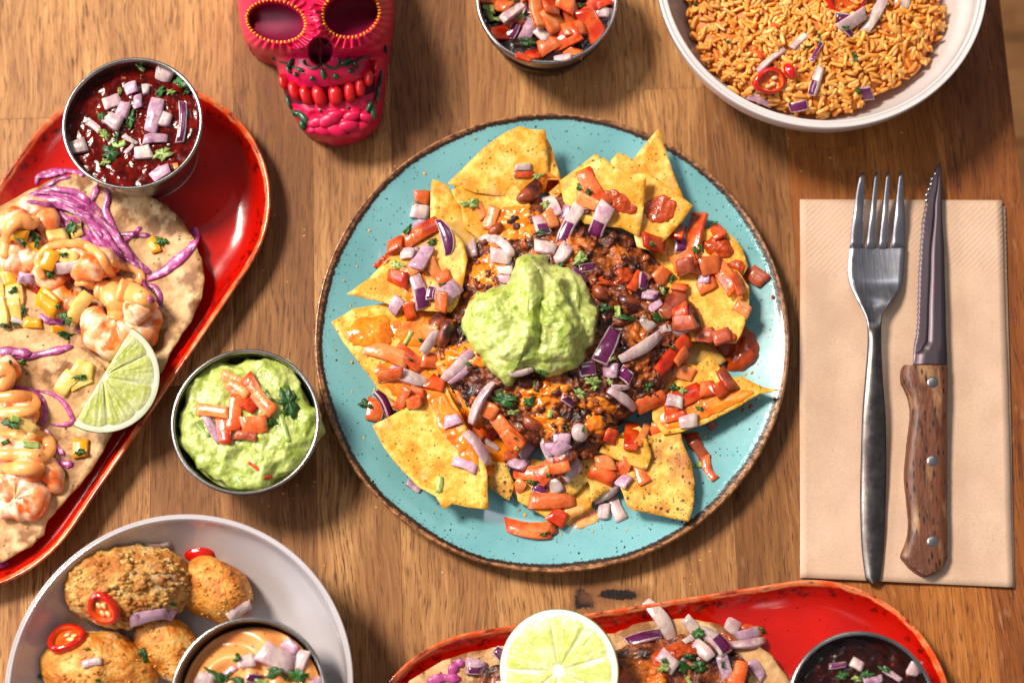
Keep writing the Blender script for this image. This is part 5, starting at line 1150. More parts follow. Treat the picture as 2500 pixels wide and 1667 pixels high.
p = FX('N', 1935, 330); ball('chilli_piece', p[0], p[1], 42, 22, -8, .010, mt['chr'], cat='chilli', sub=14, disp=lambda p, i: .0004*fr(p, 200, 2), note='end of red chilli lying at the back of the croquette bowl', sink=.2, zc=.022)
DN = 'grey'
for f, kd, x, y, L, W, a, c in [('N', 'l', 1420, 920, 340, 130, -8, -.12), ('N', 'l', 1635, 905, 130, 80, -60, 0), ('N', 'w', 880, 1370, 170, 70, -12, 0), ('O', 'w', 720, 870, 230, 110, -30, 0), ('N', 'w', 1500, 245, 240, 50, 5, 0)]:
    p = FX(f, x, y); strip(kd, p[0], p[1], L/ZM, W/ZM, a, DN, curve=c, arch=.08 if kd == 'l' else 0)
for x, y, L, W, a in [(1660, 810, 90, 50, 20), (1380, 1290, 170, 120, 60), (1290, 1040, 90, 50, 0), (840, 1250, 90, 25, 0), (940, 1535, 80, 40, 40), (395, 1500, 60, 50, 80)]:
    p = FX('N', x, y); leaf(p[0], p[1], L/ZM, W/ZM, a, DN)
mc, mR = cup(607, 1697, 191, .060, .012, 'steel cup of orange mayonnaise inside the grey bowl')
def swirl(p):
    x, y = p.x-mc.x+.006, p.y-mc.y-.008; r = math.hypot(x, y); a = math.atan2(y, x)
    return .0016*math.sin(r*420-a*2)+.0014*noise.noise(p*70)-.0045*max(0, (r-.022)/.02)*max(0, math.cos(a-2.6))
fill('chipotle_mayonnaise', mc, mR*.90, .0485, mt['mayo'], .004, 'swirled orange mayonnaise in the cup in the grey bowl', 'sauce', swirl, nr=50, nth=160, prof=2.5)
DN = 'mayo'
for kd, x, y, L, W, a, c in [('l', 1220, 1220, 150, 120, 38, 0), ('w', 1080, 1330, 330, 190, 22, 0), ('w', 1310, 1370, 230, 130, -65, 0), ('w', 790, 1360, 160, 110, -10, 0), ('l', 640, 1450, 120, 60, -40, 0), ('w', 400, 1530, 160, 120, 20, 0), ('p', 860, 1520, 150, 90, 10, 0), ('l', 1450, 1560, 130, 80, -20, 0)]:
    p = FX('O', x, y); strip(kd, p[0], p[1], L/ZM, W/ZM, a, DN)
for x, y, L, W, a, pl in [(710, 1330, 100, 90, -30, 0), (500, 1500, 280, 120, 25, 0), (600, 1510, 130, 50, -70, 0), (720, 1540, 170, 110, 0, 0), (1060, 1460, 240, 120, -10, 0), (1290, 1490, 230, 170, 30, 0), (930, 1550, 150, 90, 10, 1), (1160, 1520, 90, 60, 20, 0)]:
    p = FX('O', x, y); leaf(p[0], p[1], L/ZM, W/ZM, a, DN, pale=bool(pl))
# ================================================================ rice
ro = [(1677, 0), (1687, 33), (1702, 102), (1722, 148), (1784, 199), (1824, 230), (1893, 255), (1998, 275), (2082, 266), (2130, 230), (2188, 201), (2255, 158), (2277, 115), (2298, 46), (2293, -20), (2270, -120), (2200, -220), (2100, -290), (1980, -320), (1860, -300), (1760, -230), (1700, -120)]
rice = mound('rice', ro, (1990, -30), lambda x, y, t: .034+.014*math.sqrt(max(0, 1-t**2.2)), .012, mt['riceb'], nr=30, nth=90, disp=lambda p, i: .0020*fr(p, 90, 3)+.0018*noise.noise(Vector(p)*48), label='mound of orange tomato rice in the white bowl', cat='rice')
TLr = TL[rice.name]
gm = bpy.data.meshes.new('grain'); bm = bmesh.new(); bmesh.ops.create_uvsphere(bm, u_segments=8, v_segments=7, radius=1)
for v in bm.verts: z = v.co.z; q = 1/max(.35, math.sqrt(1-min(.999, z*z)))**.45; v.co = Vector((z*.0037, v.co.x*.00132*q+.0006*z*z, v.co.y*.00104*q))
for f in bm.faces: f.smooth = True
bm.to_mesh(gm); bm.free(); gm.materials.append(mt['rice'])
rr = random.Random(5); oo, oc2 = fan(ro, 60, (1990, -30)); gv = [v.co.copy() for v in gm.vertices]; gf = [tuple(p.vertices) for p in gm.polygons]
cand = []
for q in range(2300):
    k = rr.randrange(60); t = math.sqrt(rr.random())*1.01; p = oc2+(oo[k]-oc2)*t; cand.append((p, t))
cand.sort(key=lambda c: (not (c[0][1] > -5), rr.random()))
vs = []; fs = []; cnt = 0; topz = {}
rb = BV[-1]
for p, t in cand:
    h, n = hit(p[0], p[1]); yaw = rr.uniform(0, 6.28); yaw = 3*noise.noise(Vector((p[0]*.012, p[1]*.012, 0)))*2+rr.gauss(0, .7); tl = rr.gauss(0, .30); M3 = n.to_track_quat('Z', 'Y').to_matrix() @ Matrix.Rotation(yaw, 3, 'Z') @ Matrix.Rotation(tl, 3, 'Y') @ Matrix.Rotation(rr.uniform(0, 6), 3, 'X'); s0 = rr.uniform(.88, 1.22)
    pos = h+n*rr.uniform(-.0004, .0024)
    if cnt < 300 and p[1] > 5:
        pos = h+n*rr.uniform(.0008, .0022)
        o = lk(bpy.data.objects.new('grain', gm)); o.parent = rice; o.location = pos-TLr; o.rotation_euler = M3.to_euler(); o.scale = (s0, s0, s0); cnt += 1
    else:
        o0 = len(vs); vs += [pos+M3 @ (v*s0) for v in gv]; fs += [tuple(o0+i for i in g) for g in gf]
mesh('loose_grains', vs, fs, mt['rice'], parent=rice, reg=True, kind='stuff')
DN = 'rice'
ring(*FX('Q', 1085, 780), 40, 31, -10, 'dark red chilli ring sunk in the rice at the left'); ring(*FX('Q', 1810, -20), 52, 40, 0, 'bright red chilli ring cut by the top edge, on the rice')
p = FX('Q', 1290, 690); ball('chilli_piece', p[0], p[1], 22, 14, 60, .006, mt['chr'], cat='chilli', sub=10, note='red chilli tip beside the ring on the rice', sink=.2)
for f, kd, x, y, L, W, a, c in [('Q', 'w', 1110, 580, 330, 70, -38, .05), ('Q', 'w', 1380, 400, 200, 70, -45, 0), ('Q', 'h', 1545, 780, 270, 110, 118, 0), ('Q', 'p', 1790, 190, 150, 130, 10, 0), ('Q', 'w', 1880, 200, 280, 110, -35, 0), ('Q', 'p', 1850, 320, 210, 70, 40, 0), ('Q', 'w', 2100, 150, 380, 100, -58, 0), ('R', 'w', 1180, 30, 140, 110, 10, 0), ('Q', 'p', 1545, 500, 230, 45, -65, 0), ('R', 'p', 820, 890, 140, 130, -5, 0), ('Q', 'p', 1370, 1020, 160, 90, -12, 0), ('Q', 'l', 1000, 950, 220, 70, 20, 0), ('Q', 'r', 1000, 520, 110, 50, 70, 0), ('Q', 't', 1150, 250, 80, 60, 20, 0)]:
    p = FX(f, x, y); strip(kd, p[0], p[1], L/ZM, W/ZM, a, DN, curve=c)
for x, y, L, W, a in [(1555, 360, 170, 60, 85), (1900, 550, 130, 60, 80), (1480, 460, 60, 40, 0), (1820, 265, 90, 50, 10), (1940, 865, 90, 45, 80), (700, 405, 50, 30, 0), (380, 50, 60, 40, 60)]:
    p = FX('Q', x, y); leaf(p[0], p[1], L/ZM, W/ZM, a, DN)
# ================================================================ prawn tacos on the left tray
def tz(z0, sl=0):
    return lambda x, y: z0+.0022*noise.noise(Vector((x*.010, y*.010, z0*50)))+.0003*noise.noise(Vector((x*.05, y*.05, 3)))
def tort(o, z0, label, seed, lipf=None):
    f = tz(z0); return sheet('tortilla', o, lambda x, y: f(x, y)+(lipf(x, y) if lipf else 0), .0014, mt['tort'], step=16, seed=seed, disp=.0003, dsc=150, rough_edge=1.6, label=label, cat='tortilla')
t1 = [(-250, 760), (-190, 640), (-100, 560), (0, 503), (77, 462), (130, 436), (200, 420), (280, 438), (352, 470), (408, 500), (446, 539), (472, 580), (492, 631), (499, 682), (492, 726), (467, 784), (434, 833), (408, 879), (398, 905), (340, 985), (150, 1010), (-60, 1010), (-200, 930)]
tort(t1, .011, 'upper soft corn tortilla on the left red tray, under prawns', 31, lambda x, y: .006*smooth01((x-330)/170)*(y < 900))
t2 = [(-280, 1080), (-240, 960), (-120, 850), (60, 800), (130, 812), (179, 838), (215, 862), (245, 886), (280, 930), (300, 1000), (272, 1062), (250, 1102), (222, 1148), (194, 1184), (153, 1230), (115, 1270), (107, 1304), (77, 1332), (26, 1360), (5, 1372), (-80, 1380), (-200, 1320), (-265, 1200)]
tort(t2, .0165, 'lower soft corn tortilla on the left red tray, nearest the croquettes', 32, lambda x, y: .004*smooth01((1000-y)/150))
def cab(pts, w_, note, f='J', z=None):
    return tube('cabbage_strand', [FX(f, *p) for p in pts], [w_*.25, w_*.55, w_*.72, w_*.5, w_*.68, w_*.25], mt['cab'], cat='cabbage', flat=.30, lift=1.3, nc=14, nseg=9, note=note, smoothz=6, disp=lambda p, i: .0004*noise.noise(Vector(p)*120)+(.00022 if (i % 14) in (1, 3, 5, 9, 12) else -.00022))
cab([(350, 400), (380, 310), (560, 265), (740, 280), (800, 320)], 11, 'cabbage strand looping out from under the salsa cup')
cab([(420, 440), (480, 390), (580, 340), (680, 320)], 9, 'short cabbage strand just inside the uppermost loop')
cab([(200, 600), (300, 500), (480, 450), (680, 470), (850, 560), (1000, 700)], 13, 'topmost long cabbage strand arching over the upper prawn')
cab([(270, 530), (450, 540), (640, 560), (800, 680), (900, 820), (1010, 960), (1100, 1100)], 22, 'broadest pink cabbage shred through the middle of the taco')
cab([(430, 610), (600, 610), (740, 680), (880, 800)], 12, 'cabbage strand left of the broadest pink shred')
cab([(870, 560), (930, 430), (950, 380)], 13, 'left of two upright cabbage strands below the salsa cup')
cab([(1010, 420), (1030, 520), (1010, 640), (1060, 760), (1130, 900), (1230, 1060), (1330, 1150)], 14, 'right upright cabbage strand running down beside the tortilla blotches')
cab([(960, 700), (1080, 860), (1190, 1000), (1340, 1180), (1440, 1240)], 17, 'cabbage strand right behind the sauce ring')
cab([(1180, 940), (1290, 860), (1350, 800)], 9, 'small cabbage wisp pointing to the mango dice')
cab([(1150, 870), (1260, 870), (1350, 880), (1440, 880)], 11, 'pale cabbage scrap left of the mango dice')
cab([(1400, 1310), (1560, 1230), (1700, 1120), (1830, 1000), (1870, 880), (1865, 800)], 20, 'bright pink cabbage shred sticking out over the tortilla edge')
cab([(1380, 1360), (1480, 1380), (1530, 1500), (1500, 1620), (1430, 1650)], 12, 'cabbage strand curling behind the lowest prawn of the upper taco')
cab([(560, 700), (650, 780), (800, 860), (900, 960), (980, 1080), (1050, 1180)], 18, 'dark cabbage shred half hidden under the sauce ring')
cab([(-40, 600), (100, 640), (300, 660), (500, 620), (700, 570)], 15, 'horizontal cabbage strand lying across the gap of the two tacos', f='K')
cab([(-40, 620), (120, 620), (300, 640)], 20, 'wide cabbage shred at the left frame edge', f='K')
cab([(380, 260), (450, 320), (560, 340), (620, 330)], 13, 'cabbage strand under the mango pieces of the upper taco', f='K')
cab([(740, 410), (820, 440), (900, 520)], 11, 'cabbage scrap left of the lime wedge top', f='K')
cab([(940, 540), (990, 620), (1000, 680)], 12, 'pale cabbage scrap hidden behind the lime wedge', f='K')
cab([(20, 840), (100, 960), (250, 990), (380, 1060), (430, 1180), (420, 1280), (380, 1350)], 13, 'cabbage strand hanging over the sauce of the lower taco', f='K')
cab([(330, 990), (480, 1020), (600, 1100), (680, 1230), (690, 1290), (600, 1320), (480, 1310)], 9, 'thin cabbage ring left of the lime wedge bottom', f='K')
cab([(-20, 700), (40, 820), (60, 960)], 14, 'cabbage strand at the frame edge above the lower taco', f='K')
cab([(430, 180), (520, 330), (620, 440)], 11, 'cabbage strand slanting beside the lower sauce loop', f='M')
cab([(460, 480), (580, 510), (700, 530)], 16, 'stubby bright cabbage piece on the lower tortilla', f='M')
cab([(-30, 1490), (40, 1480), (80, 1450)], 10, 'cabbage tip at the bottom end of the left tray', f='M')
for q, (pts, w_) in enumerate([([(150, 780), (400, 760), (700, 850), (900, 1000)], 16), ([(0, 1150), (200, 1200), (400, 1300)], 18), ([(600, 1250), (800, 1350), (1000, 1500)], 18), ([(900, 1200), (1150, 1300), (1350, 1450)], 16), ([(100, 1000), (350, 1200), (600, 1500)], 16)]):
    cab(pts, w_, ['cabbage shred under the upper left prawn', 'cabbage shred at the left frame edge under mango', 'cabbage shred between the two rows of prawns', 'cabbage shred under the star-shaped sauce', 'long cabbage shred below the middle prawn'][q])
def prawn(pts, radii, note, f='J'):
    return tube('prawn', [FX(f, *p) for p in pts], radii, mt['prawn'], cat='prawn', flat=.85, lift=.55, nc=18, nseg=10, ribs=.8, note=note, disp=lambda p, i: .0014*noise.noise(Vector(p)*110)+.0005*noise.noise(Vector(p)*380))
prawn([(190, 800), (180, 700), (300, 640), (430, 720), (470, 860), (400, 960)], [22, 34, 36, 34, 26, 16], 'prawn at the upper left of the upper taco')
prawn([(-60, 820), (40, 760), (160, 760), (180, 900), (120, 1080), (0, 1150)], [24, 34, 38, 36, 30, 20], 'prawn cut by the left frame edge beside the mango')
prawn([(80, 1120), (200, 1170), (300, 1100), (340, 980), (280, 900)], [22, 34, 36, 30, 18], 'prawn tucked under the sauce ring at the left')
prawn([(560, 1380), (440, 1240), (520, 1100), (680, 1060), (840, 1120), (900, 1250), (800, 1360)], [24, 38, 42, 42, 40, 34, 20], 'large prawn inside the orange sauce ring')
prawn([(740, 1250), (880, 1180), (1000, 1120), (1060, 1250)], [22, 36, 38, 24], 'prawn to the right inside the sauce ring')
prawn([(420, 1420), (560, 1490), (700, 1530), (800, 1470)], [20, 32, 34, 22], 'prawn sticking out below the sauce ring')
prawn([(860, 230), (960, 430), (1120, 500), (1290, 440), (1380, 320), (1330, 200)], [26, 48, 56, 56, 46, 26], 'biggest prawn, beside the tip of the lime wedge', f='K')
prawn([(1060, 60), (1200, 120), (1340, 220), (1200, 300)], [20, 34, 36, 22], 'prawn under the star-shaped sauce', f='K')
prawn([(-80, 900), (20, 860), (60, 780), (0, 720)], [24, 36, 36, 20], 'round prawn end at the frame edge above the lower taco', f='K')
prawn([(-60, 1080), (100, 1160), (260, 1260), (340, 1300)], [26, 40, 40, 24], 'prawn under the first loop of sauce on the lower taco', f='K')
prawn([(-60, 360), (100, 420), (300, 420), (420, 380)], [26, 40, 42, 26], 'prawn between the sauce loops of the lower taco', f='M')
prawn([(150, 560), (300, 570), (450, 600), (510, 700), (470, 760)], [26, 38, 40, 30, 18], 'prawn tail pointing down on the lower taco', f='M')
prawn([(-80, 780), (60, 740), (200, 720), (300, 800), (300, 900), (160, 930), (0, 940)], [30, 46, 48, 46, 42, 34, 24], 'plump orange prawn lowest on the left tray', f='M')
DN = 'taco'
for f, kd, x, y, L, W, a in [('J', 'y', 540, 890, 180, 140, -20), ('J', 'y', 730, 820, 190, 130, 80), ('J', 'm', 190, 880, 150, 110, 10), ('J', 'm', 320, 980, 210, 100, 35), ('J', 'm', 480, 1120, 190, 150, -60), ('J', 'y', 660, 1090, 180, 130, 20), ('J', 'w', 650, 1180, 260, 110, -12), ('J', 'r', 640, 1280, 190, 100, 15), ('J', 'm', 1040, 1320, 110, 100, 20), ('J', 'm', 1475, 985, 150, 110, 60),
                       ('J', 'm', 90, 1290, 170, 150, 75), ('J', 'l', 255, 1285, 150, 110, 5), ('J', 'r', 345, 1375, 130, 120, 40), ('J', 'y', 145, 1470, 220, 150, 90), ('J', 'm', 470, 1490, 230, 150, 35), ('J', 'y', 770, 1530, 190, 120, -50), ('J', 'y', -10, 1480, 200, 130, 85),
                       ('K', 'm', 460, 170, 220, 150, 35), ('K', 'y', 760, 190, 300, 130, -60), ('K', 'y', 140, 240, 240, 140, 90), ('K', 'y', 20, 240, 260, 140, 90), ('K', 'm', 320, 350, 160, 100, 5), ('K', 'm', 590, 430, 220, 90, -12), ('K', 'y', 640, 920, 220, 150, -50), ('K', 'y', 800, 790, 180, 140, 20), ('K', 'y', 780, 920, 200, 80, -25), ('K', 'w', 170, 330, 120, 60, 20)]:
    p = FX(f, x, y); strip(kd, p[0], p[1], L/ZM, W/ZM, a, DN)
DN = 'taco2'
for f, kd, x, y, L, W, a in [('M', 'm', 778, 375, 170, 170, 90), ('M', 'y', 230, 150, 260, 150, 40), ('M', 'g', 300, 340, 150, 70, 0), ('M', 's', 150, 85, 90, 60, 20)]:
    p = FX(f, x, y); strip(kd, p[0], p[1], L/ZM, W/ZM, a, DN)
def driz(pts, r, note, f='J', name='sauce_drizzle'):
    return tube(name, [FX(f, *p) for p in pts], [v*.82 for v in r], mt['mayo'], cat='sauce', flat=.62, lift=.45, nc=14, nseg=9, note=note, smoothz=10, disp=lambda p, i: .0003*noise.noise(Vector(p)*200))
driz([(420, 1300), (370, 1180), (380, 1080), (480, 990), (660, 960), (830, 980), (960, 1080), (1030, 1200), (1090, 1290)], [10, 13, 13, 13, 14, 14, 14, 13, 12], 'orange sauce ring drizzled over the largest group of prawns')
driz([(1050, 1130), (1180, 1180), (1310, 1210), (1350, 1290), (1290, 1360)], [12, 13, 14, 14, 13], 'smaller sauce hook right of the sauce ring')
driz([(720, 1340), (860, 1320), (1010, 1400), (1130, 1350), (1260, 1370)], [12, 16, 20, 26, 24], 'thick sauce band leading to the star shape')
driz([(900, 720 - 700+0), (1050, 60), (1110, 150), (1110, 270), (1090, 320)], [26, 40, 36, 24, 16], 'sauce drip running down onto the biggest prawn', f='K')
driz([(1120, 20), (1260, 60), (1400, 120), (1490, 180)], [36, 34, 24, 14], 'pointed right arm of the star-shaped sauce', f='K')
driz([(30, 1100), (60, 930), (80, 820), (180, 740), (300, 760), (330, 700)], [14, 18, 20, 22, 24, 18], 'sauce strand over the prawn at the left frame edge')
driz([(-60, 1060), (100, 1050), (260, 1060), (330, 1110), (290, 1180), (150, 1200), (-60, 1210)], [18, 20, 22, 20, 18, 18, 18], 'first fat sauce loop across the lower taco', f='K')
driz([(-60, 230), (150, 245), (350, 250), (470, 330), (420, 450), (260, 430), (60, 430), (-60, 440)], [16, 18, 20, 22, 22, 20, 18, 16], 'second large sauce loop across the lower taco', f='M')
driz([(-60, 570), (150, 560), (320, 560), (430, 545)], [20, 22, 20, 12], 'lowest sauce strand above the prawn tail', f='M')
driz([(-60, 810), (20, 800), (60, 850), (20, 920), (-60, 930)], [22, 28, 30, 24, 18], 'sauce blob at the frame edge between the tacos', f='K')
DN = 'taco'
for f, x, y, L, W, a in [('J', 690, 820, 230, 130, 110, ), ('J', 320, 890, 150, 110, 20), ('J', 350, 960, 130, 60, 80), ('J', 210, 940, 190, 60, 40), ('J', 610, 1065, 90, 60, 0), ('J', 480, 1255, 130, 80, 70), ('J', 1545, 945, 150, 120, 30), ('J', 130, 1410, 120, 60, -20), ('K', 640, 300, 160, 120, 60), ('K', 560, 190, 80, 70, 0), ('K', 640, 470, 230, 90, -10), ('K', 220, 230, 60, 120, 0), ('K', 40, 365, 120, 50, 0), ('K', 150, 355, 90, 40, 0), ('K', 770, 860, 170, 60, -10), ('K', 220, 720, 70, 60, 0), ('K', 1135, 1185, 70, 25, -20)]:
    p = FX(f, x, y); leaf(p[0], p[1], L/ZM, W/ZM, a, DN)
DN = 'taco2'
for f, x, y, L, W, a in [('M', 110, 130, 200, 130, 20), ('M', 770, 410, 130, 80, 0), ('M', 60, 320, 130, 50, 0), ('K', 100, 730, 60, 50, 0)]:
    p = FX(f, x, y); leaf(p[0], p[1], L/ZM, W/ZM, a, DN)
rr = random.Random(9)
for q, (x0, y0, x1, y1, bow) in enumerate([(300, 470, 900, 640, -60), (330, 560, 980, 900, -90), (480, 500, 1100, 1000, -110), (600, 590, 1150, 1100, -80), (250, 560, 620, 700, -40), (700, 640, 1200, 1130, -60), (820, 620, 1280, 1120, -50), (380, 330, 620, 300, -20), (540, 620, 760, 760, 30), (880, 820, 1340, 1200, 40), (1360, 1300, 1560, 1560, 60), (440, 430, 860, 580, -50)]):
    mx, my = (x0+x1)/2-bow*.4, (y0+y1)/2+bow
    cab([(x0, y0), (mx, my), ((mx+x1)/2+rr.uniform(-20, 20), (my+y1)/2+rr.uniform(-30, 10)), (x1, y1)], rr.uniform(8, 13), ['thin cabbage thread %s' % w for w in ('highest along the cabbage bundle', 'crossing the bundle from the upper prawn', 'in the middle of the cabbage bundle', 'on the inner edge of the bundle', 'beside the upper left prawn', 'along the lower half of the bundle', 'on the outer edge of the bundle', 'inside the loop by the salsa cup', 'left of the topmost pineapple dice', 'running toward the sauce hook', 'behind the star-shaped sauce tip', 'above the prawn at the upper left')][q])
# lime wedge
A = U(323, 804, .038); B_ = U(181, 1038, .036); zd = (B_-A).normalized(); mid = (A+B_)/2; R = (A-B_).length/2
nr = Vector((.33, -.12, 1)).normalized(); nr = (nr-zd*nr.dot(zd)).normalized()
mid.z = .039
side = nr.cross(zd)          # which half the arc lies on
# arc must bulge to the right
a0 = 0.0
if side.x > 0: citrus('lime_wedge', mid, R*1.02, nr, zd, 0, math.pi, 5, 'lime wedge leaning on the left tray edge between tray and guacamole cup')
else: citrus('lime_wedge', mid, R*1.02, nr, -zd, 0, math.pi, 5, 'lime wedge leaning on the left tray edge between tray and guacamole cup')
# ================================================================ bottom taco
t3 = [(960, 1720), (1000, 1660), (1080, 1612), (1150, 1590), (1240, 1575), (1400, 1560), (1500, 1545), (1560, 1520), (1620, 1510), (1700, 1512), (1760, 1525), (1800, 1560), (1850, 1575), (1890, 1605), (1925, 1660), (1925, 1780), (1850, 1880), (1700, 1950), (1450, 1980), (1200, 1930), (1030, 1830)]
tort(t3, .013, 'soft corn tortilla on the bottom red tray, beneath the lime slice', 33)
mound('pulled_meat', [(1180, 1640), (1300, 1620), (1480, 1590), (1600, 1560), (1720, 1555), (1800, 1590), (1830, 1650), (1790, 1760), (1600, 1830), (1400, 1850), (1200, 1800)], (1500, 1670), lambda x, y, t: .020+.010*(1-t*t), .012, mt['chili'], nr=50, nth=160, disp=lump, label='dark saucy meat filling on the bottom taco', cat='meat')
cheese([(1590, 1600), (1640, 1570), (1700, 1570), (1700, 1600), (1650, 1620), (1600, 1630)], 'bright orange sauce ridge on the bottom taco', m='sauce', th=.004, nth=50, nr=12, d=.0012)
cheese([(1760, 1530), (1830, 1520), (1870, 1535), (1840, 1570), (1780, 1570)], 'red sauce under the onion at the right end of the bottom taco', m='sauce', th=.0015)
cheese([(1495, 1640), (1530, 1635), (1545, 1670), (1500, 1690), (1480, 1665)], 'orange sauce smear touching the lime slice', m='sauce', th=.003)
cheese([(1580, 1655), (1620, 1650), (1630, 1680), (1585, 1690)], 'small glossy orange sauce drop at the bottom frame edge', m='cheese', th=.003)
DN = 'btaco'
for kd, x, y, L, W, a, c in [('w', 840, 750, 480, 130, 60, -.10), ('w', 1130, 770, 180, 130, 50, 0), ('w', 1520, 780, 250, 130, -65, 0), ('l', 1660, 850, 420, 110, -15, .10), ('w', 1640, 950, 430, 90, -18, .10), ('h', 1340, 920, 330, 160, 50, 0), ('w', 1240, 1010, 210, 150, 45, 0), ('p', 680, 900, 330, 130, -20, .08), ('w', 900, 1110, 200, 140, 45, 0), ('w', 1050, 1100, 110, 70, -40, 0), ('w', 1100, 900, 110, 60, -30, 0), ('l', 1450, 1180, 240, 120, 70, 0), ('l', 1750, 1190, 200, 110, 50, 0), ('t', 1580, 1230, 230, 120, -70, 0)]:
    p = FX('T', x, y); strip(kd, p[0], p[1], L/ZM, W/ZM, a, DN, curve=c, arch=.08 if L > 300 else 0, tip=.3 if L > 380 else 0)
for kd, x, y, L, W, a in [('p', 1260, 1040, 130, 130, 40), ('l', 1030, 1170, 180, 150, 10), ('p', 1010, 1200, 110, 90, 0)]:
    p = FX('S', x, y); strip(kd, p[0], p[1], L/ZM, W/ZM, a, DN)
cab([(780, 1240), (830, 1150), (910, 1110)], 20, 'magenta cabbage shred left of the lime slice', f='S'); cab([(560, 1310), (700, 1270), (880, 1280)], 18, 'magenta cabbage shred at the bottom frame edge', f='S')
for x, y, L, W, a, pl in [(1200, 850, 180, 110, 20, 0), (1800, 815, 90, 50, 30, 0), (870, 1110, 90, 60, 0, 0), (870, 1170, 130, 110, 20, 1), (1060, 1170, 260, 130, 0, 0), (1200, 1160, 220, 130, -20, 0), (1100, 1060, 140, 80, 0, 0), (1425, 1140, 100, 40, 80, 0), (1100, 1300, 140, 50, 80, 1)]:
    p = FX('T', x, y); leaf(p[0], p[1], L/ZM, W/ZM, a, DN, pale=bool(pl))
c0 = U(1363, 1636, .046); citrus('lime_slice', c0, 150*KK(1363, 1636, .046), Vector((-.26, -.20, 1)), Vector((1, 0, 0)), .3, .3+2*math.pi, 9, 'large round lime half standing cut side up at the bottom', depth=.62)
# ================================================================ painted skull
so_ = [(584, 38), (591, 77), (609, 112), (634, 133), (665, 143), (677, 166), (688, 204), (695, 230), (708, 260), (723, 291), (744, 316), (780, 334), (825, 342), (869, 334), (907, 311), (928, 286), (938, 230), (944, 179), (950, 128), (957, 77), (960, 26), (957, -30), (940, -110), (890, -190), (800, -235), (700, -220), (630, -170), (595, -90), (580, -20)]
EY = [(675, 54, 68, 46, math.radians(10)), (857, 36, 66, 52, math.radians(-14))]
def eyer(x, y, e):
    dx, dy = x-e[0], y-e[1]; c, s = math.cos(e[4]), math.sin(e[4]); u = (dx*c+dy*s)/e[2]; v = (-dx*s+dy*c)/e[3]; return math.hypot(u, v), math.atan2(v, u)
def skz(x, y, t):
    z = .016+.054*math.sqrt(max(0, 1-t**3.2))*(.62+.38*smooth01((300-y)/260))
    jaw = smooth01((y-118)/26); z -= .010*jaw*math.sqrt(max(0, 1-t**4))
    for e in EY:
        r, a = eyer(x, y, e)
        fl = smooth01((r-1.0)/.12)*(1-smooth01((r-1.55)/.30)); z += .0065*fl+.0014*fl*math.sin(a*30)
        if r < 1.06: z -= .015*math.sqrt(max(0, 1-min(1, r/1.06)**2))
    nx, ny = (x-783)/31, (y-124)/34; q = math.hypot(nx, ny); nose = smooth01((1.08-q)/.25)
    z -= .006*nose*(1-.75*math.exp(-((x-783)/5)**2)); z += .004*math.exp(-(((x-783)/28)**2+((y-88)/30)**2))*(1-nose)
    z += .0022*math.exp(-((y-178-.0008*(x-800)**2)/24)**2)*jaw          # moustache band
    z -= .003*math.exp(-((y-232+.06*(x-800)+.0012*(x-790)**2)/20)**2)*jaw  # mouth groove
    if y > 268: z += .0016*noise.noise(Vector((x*.055, y*.055, 2)))+.0016*abs(noise.noise(Vector((x*.035, y*.04, 7))))
    return z
sk = empty('skull_ornament', U(780, 60, 0), label='hot pink painted clay skull with red teeth and yellow-beaded eyes', cat='ornament'); TL[sk.name] = U(780, 60, 0)
oo_, ccc = fan(so_, 360, (782, 60)); 
vs = []; fs = []; NRS = 110; NTH = 360
for i in range(NRS+1):
    t = (i/NRS)**.9
    for k in range(NTH): p = ccc+(oo_[k]-ccc)*max(t, .004); vs.append(U(p[0], p[1], skz(p[0], p[1], t)))
for (shr, z) in ((1.0, .012), (.985, .004), (.95, 0)):
    for k in range(NTH):
        v = vs[NRS*NTH+k]; g0 = U(ccc[0], ccc[1], .01); vs.append(Vector((g0.x+(v.x-g0.x)*shr, g0.y+(v.y-g0.y)*shr, z)))
idx = []
for i in range(NRS+3):
    for k in range(NTH):
        fs.append((i*NTH+k, (i+1)*NTH+k, (i+1)*NTH+(k+1) % NTH, i*NTH+(k+1) % NTH)); m_ = 0
        if i < NRS:
            t = ((i+.5)/NRS)**.9; p = ccc+(oo_[k]-ccc)*t
            if min(eyer(p[0], p[1], e)[0] for e in EY) < .97 or math.hypot((p[0]-783)/29, (p[1]-124)/32) < 1: m_ = 1
            if 690 < p[0] < 915 and abs(p[1]-232+.06*(p[0]-800)+.0012*(p[0]-790)**2) < 21: m_ = 1
        idx.append(m_)
if normals(vs, fs)[1][NTH*20][2] < 0: fs = [f[::-1] for f in fs]
mesh('head', vs, fs, [mt['skull'], mt['sock']], parent=sk, idx=idx)
for e in EY:
    nb = 44
    for q in range(nb):
        a = 2*math.pi*q/nb; u, v = 1.08*e[2]*math.cos(a), 1.10*e[3]*math.sin(a); c, s = math.cos(e[4]), math.sin(e[4])
        ball('bead', e[0]+u*c-v*s, e[1]+u*s+v*c, 4.6, 3.2, math.degrees(a+e[4]), .0022, mt['yel'], sub=5, parent=sk, reg=False, sink=.3)
for (x, y, w_, h_) in [(585, 790, 80, 150), (678, 870, 100, 180), (785, 912, 110, 180), (905, 920, 130, 190), (1058, 915, 140, 185), (1190, 880, 115, 185), (1285, 835, 105, 170), (1362, 745, 85, 150), (1412, 650, 55, 120)]:
    ball('tooth', 550+x/ZM, y/ZM, h_/ZM/2*1.12, w_/ZM/2*1.0, 78 if x < 1000 else 84, .010, mt['tooth'], sub=12, parent=sk, reg=False, sink=.36, squash=.8)
def vine(pts, r, w_=None):
    tube('vine', [(550+x/ZM, y/ZM) for x, y in pts], [r*.6, r, r, r*.6], mt['grn'], parent=sk, flat=.8, lift=1.0, nc=7, nseg=5, smoothz=2)
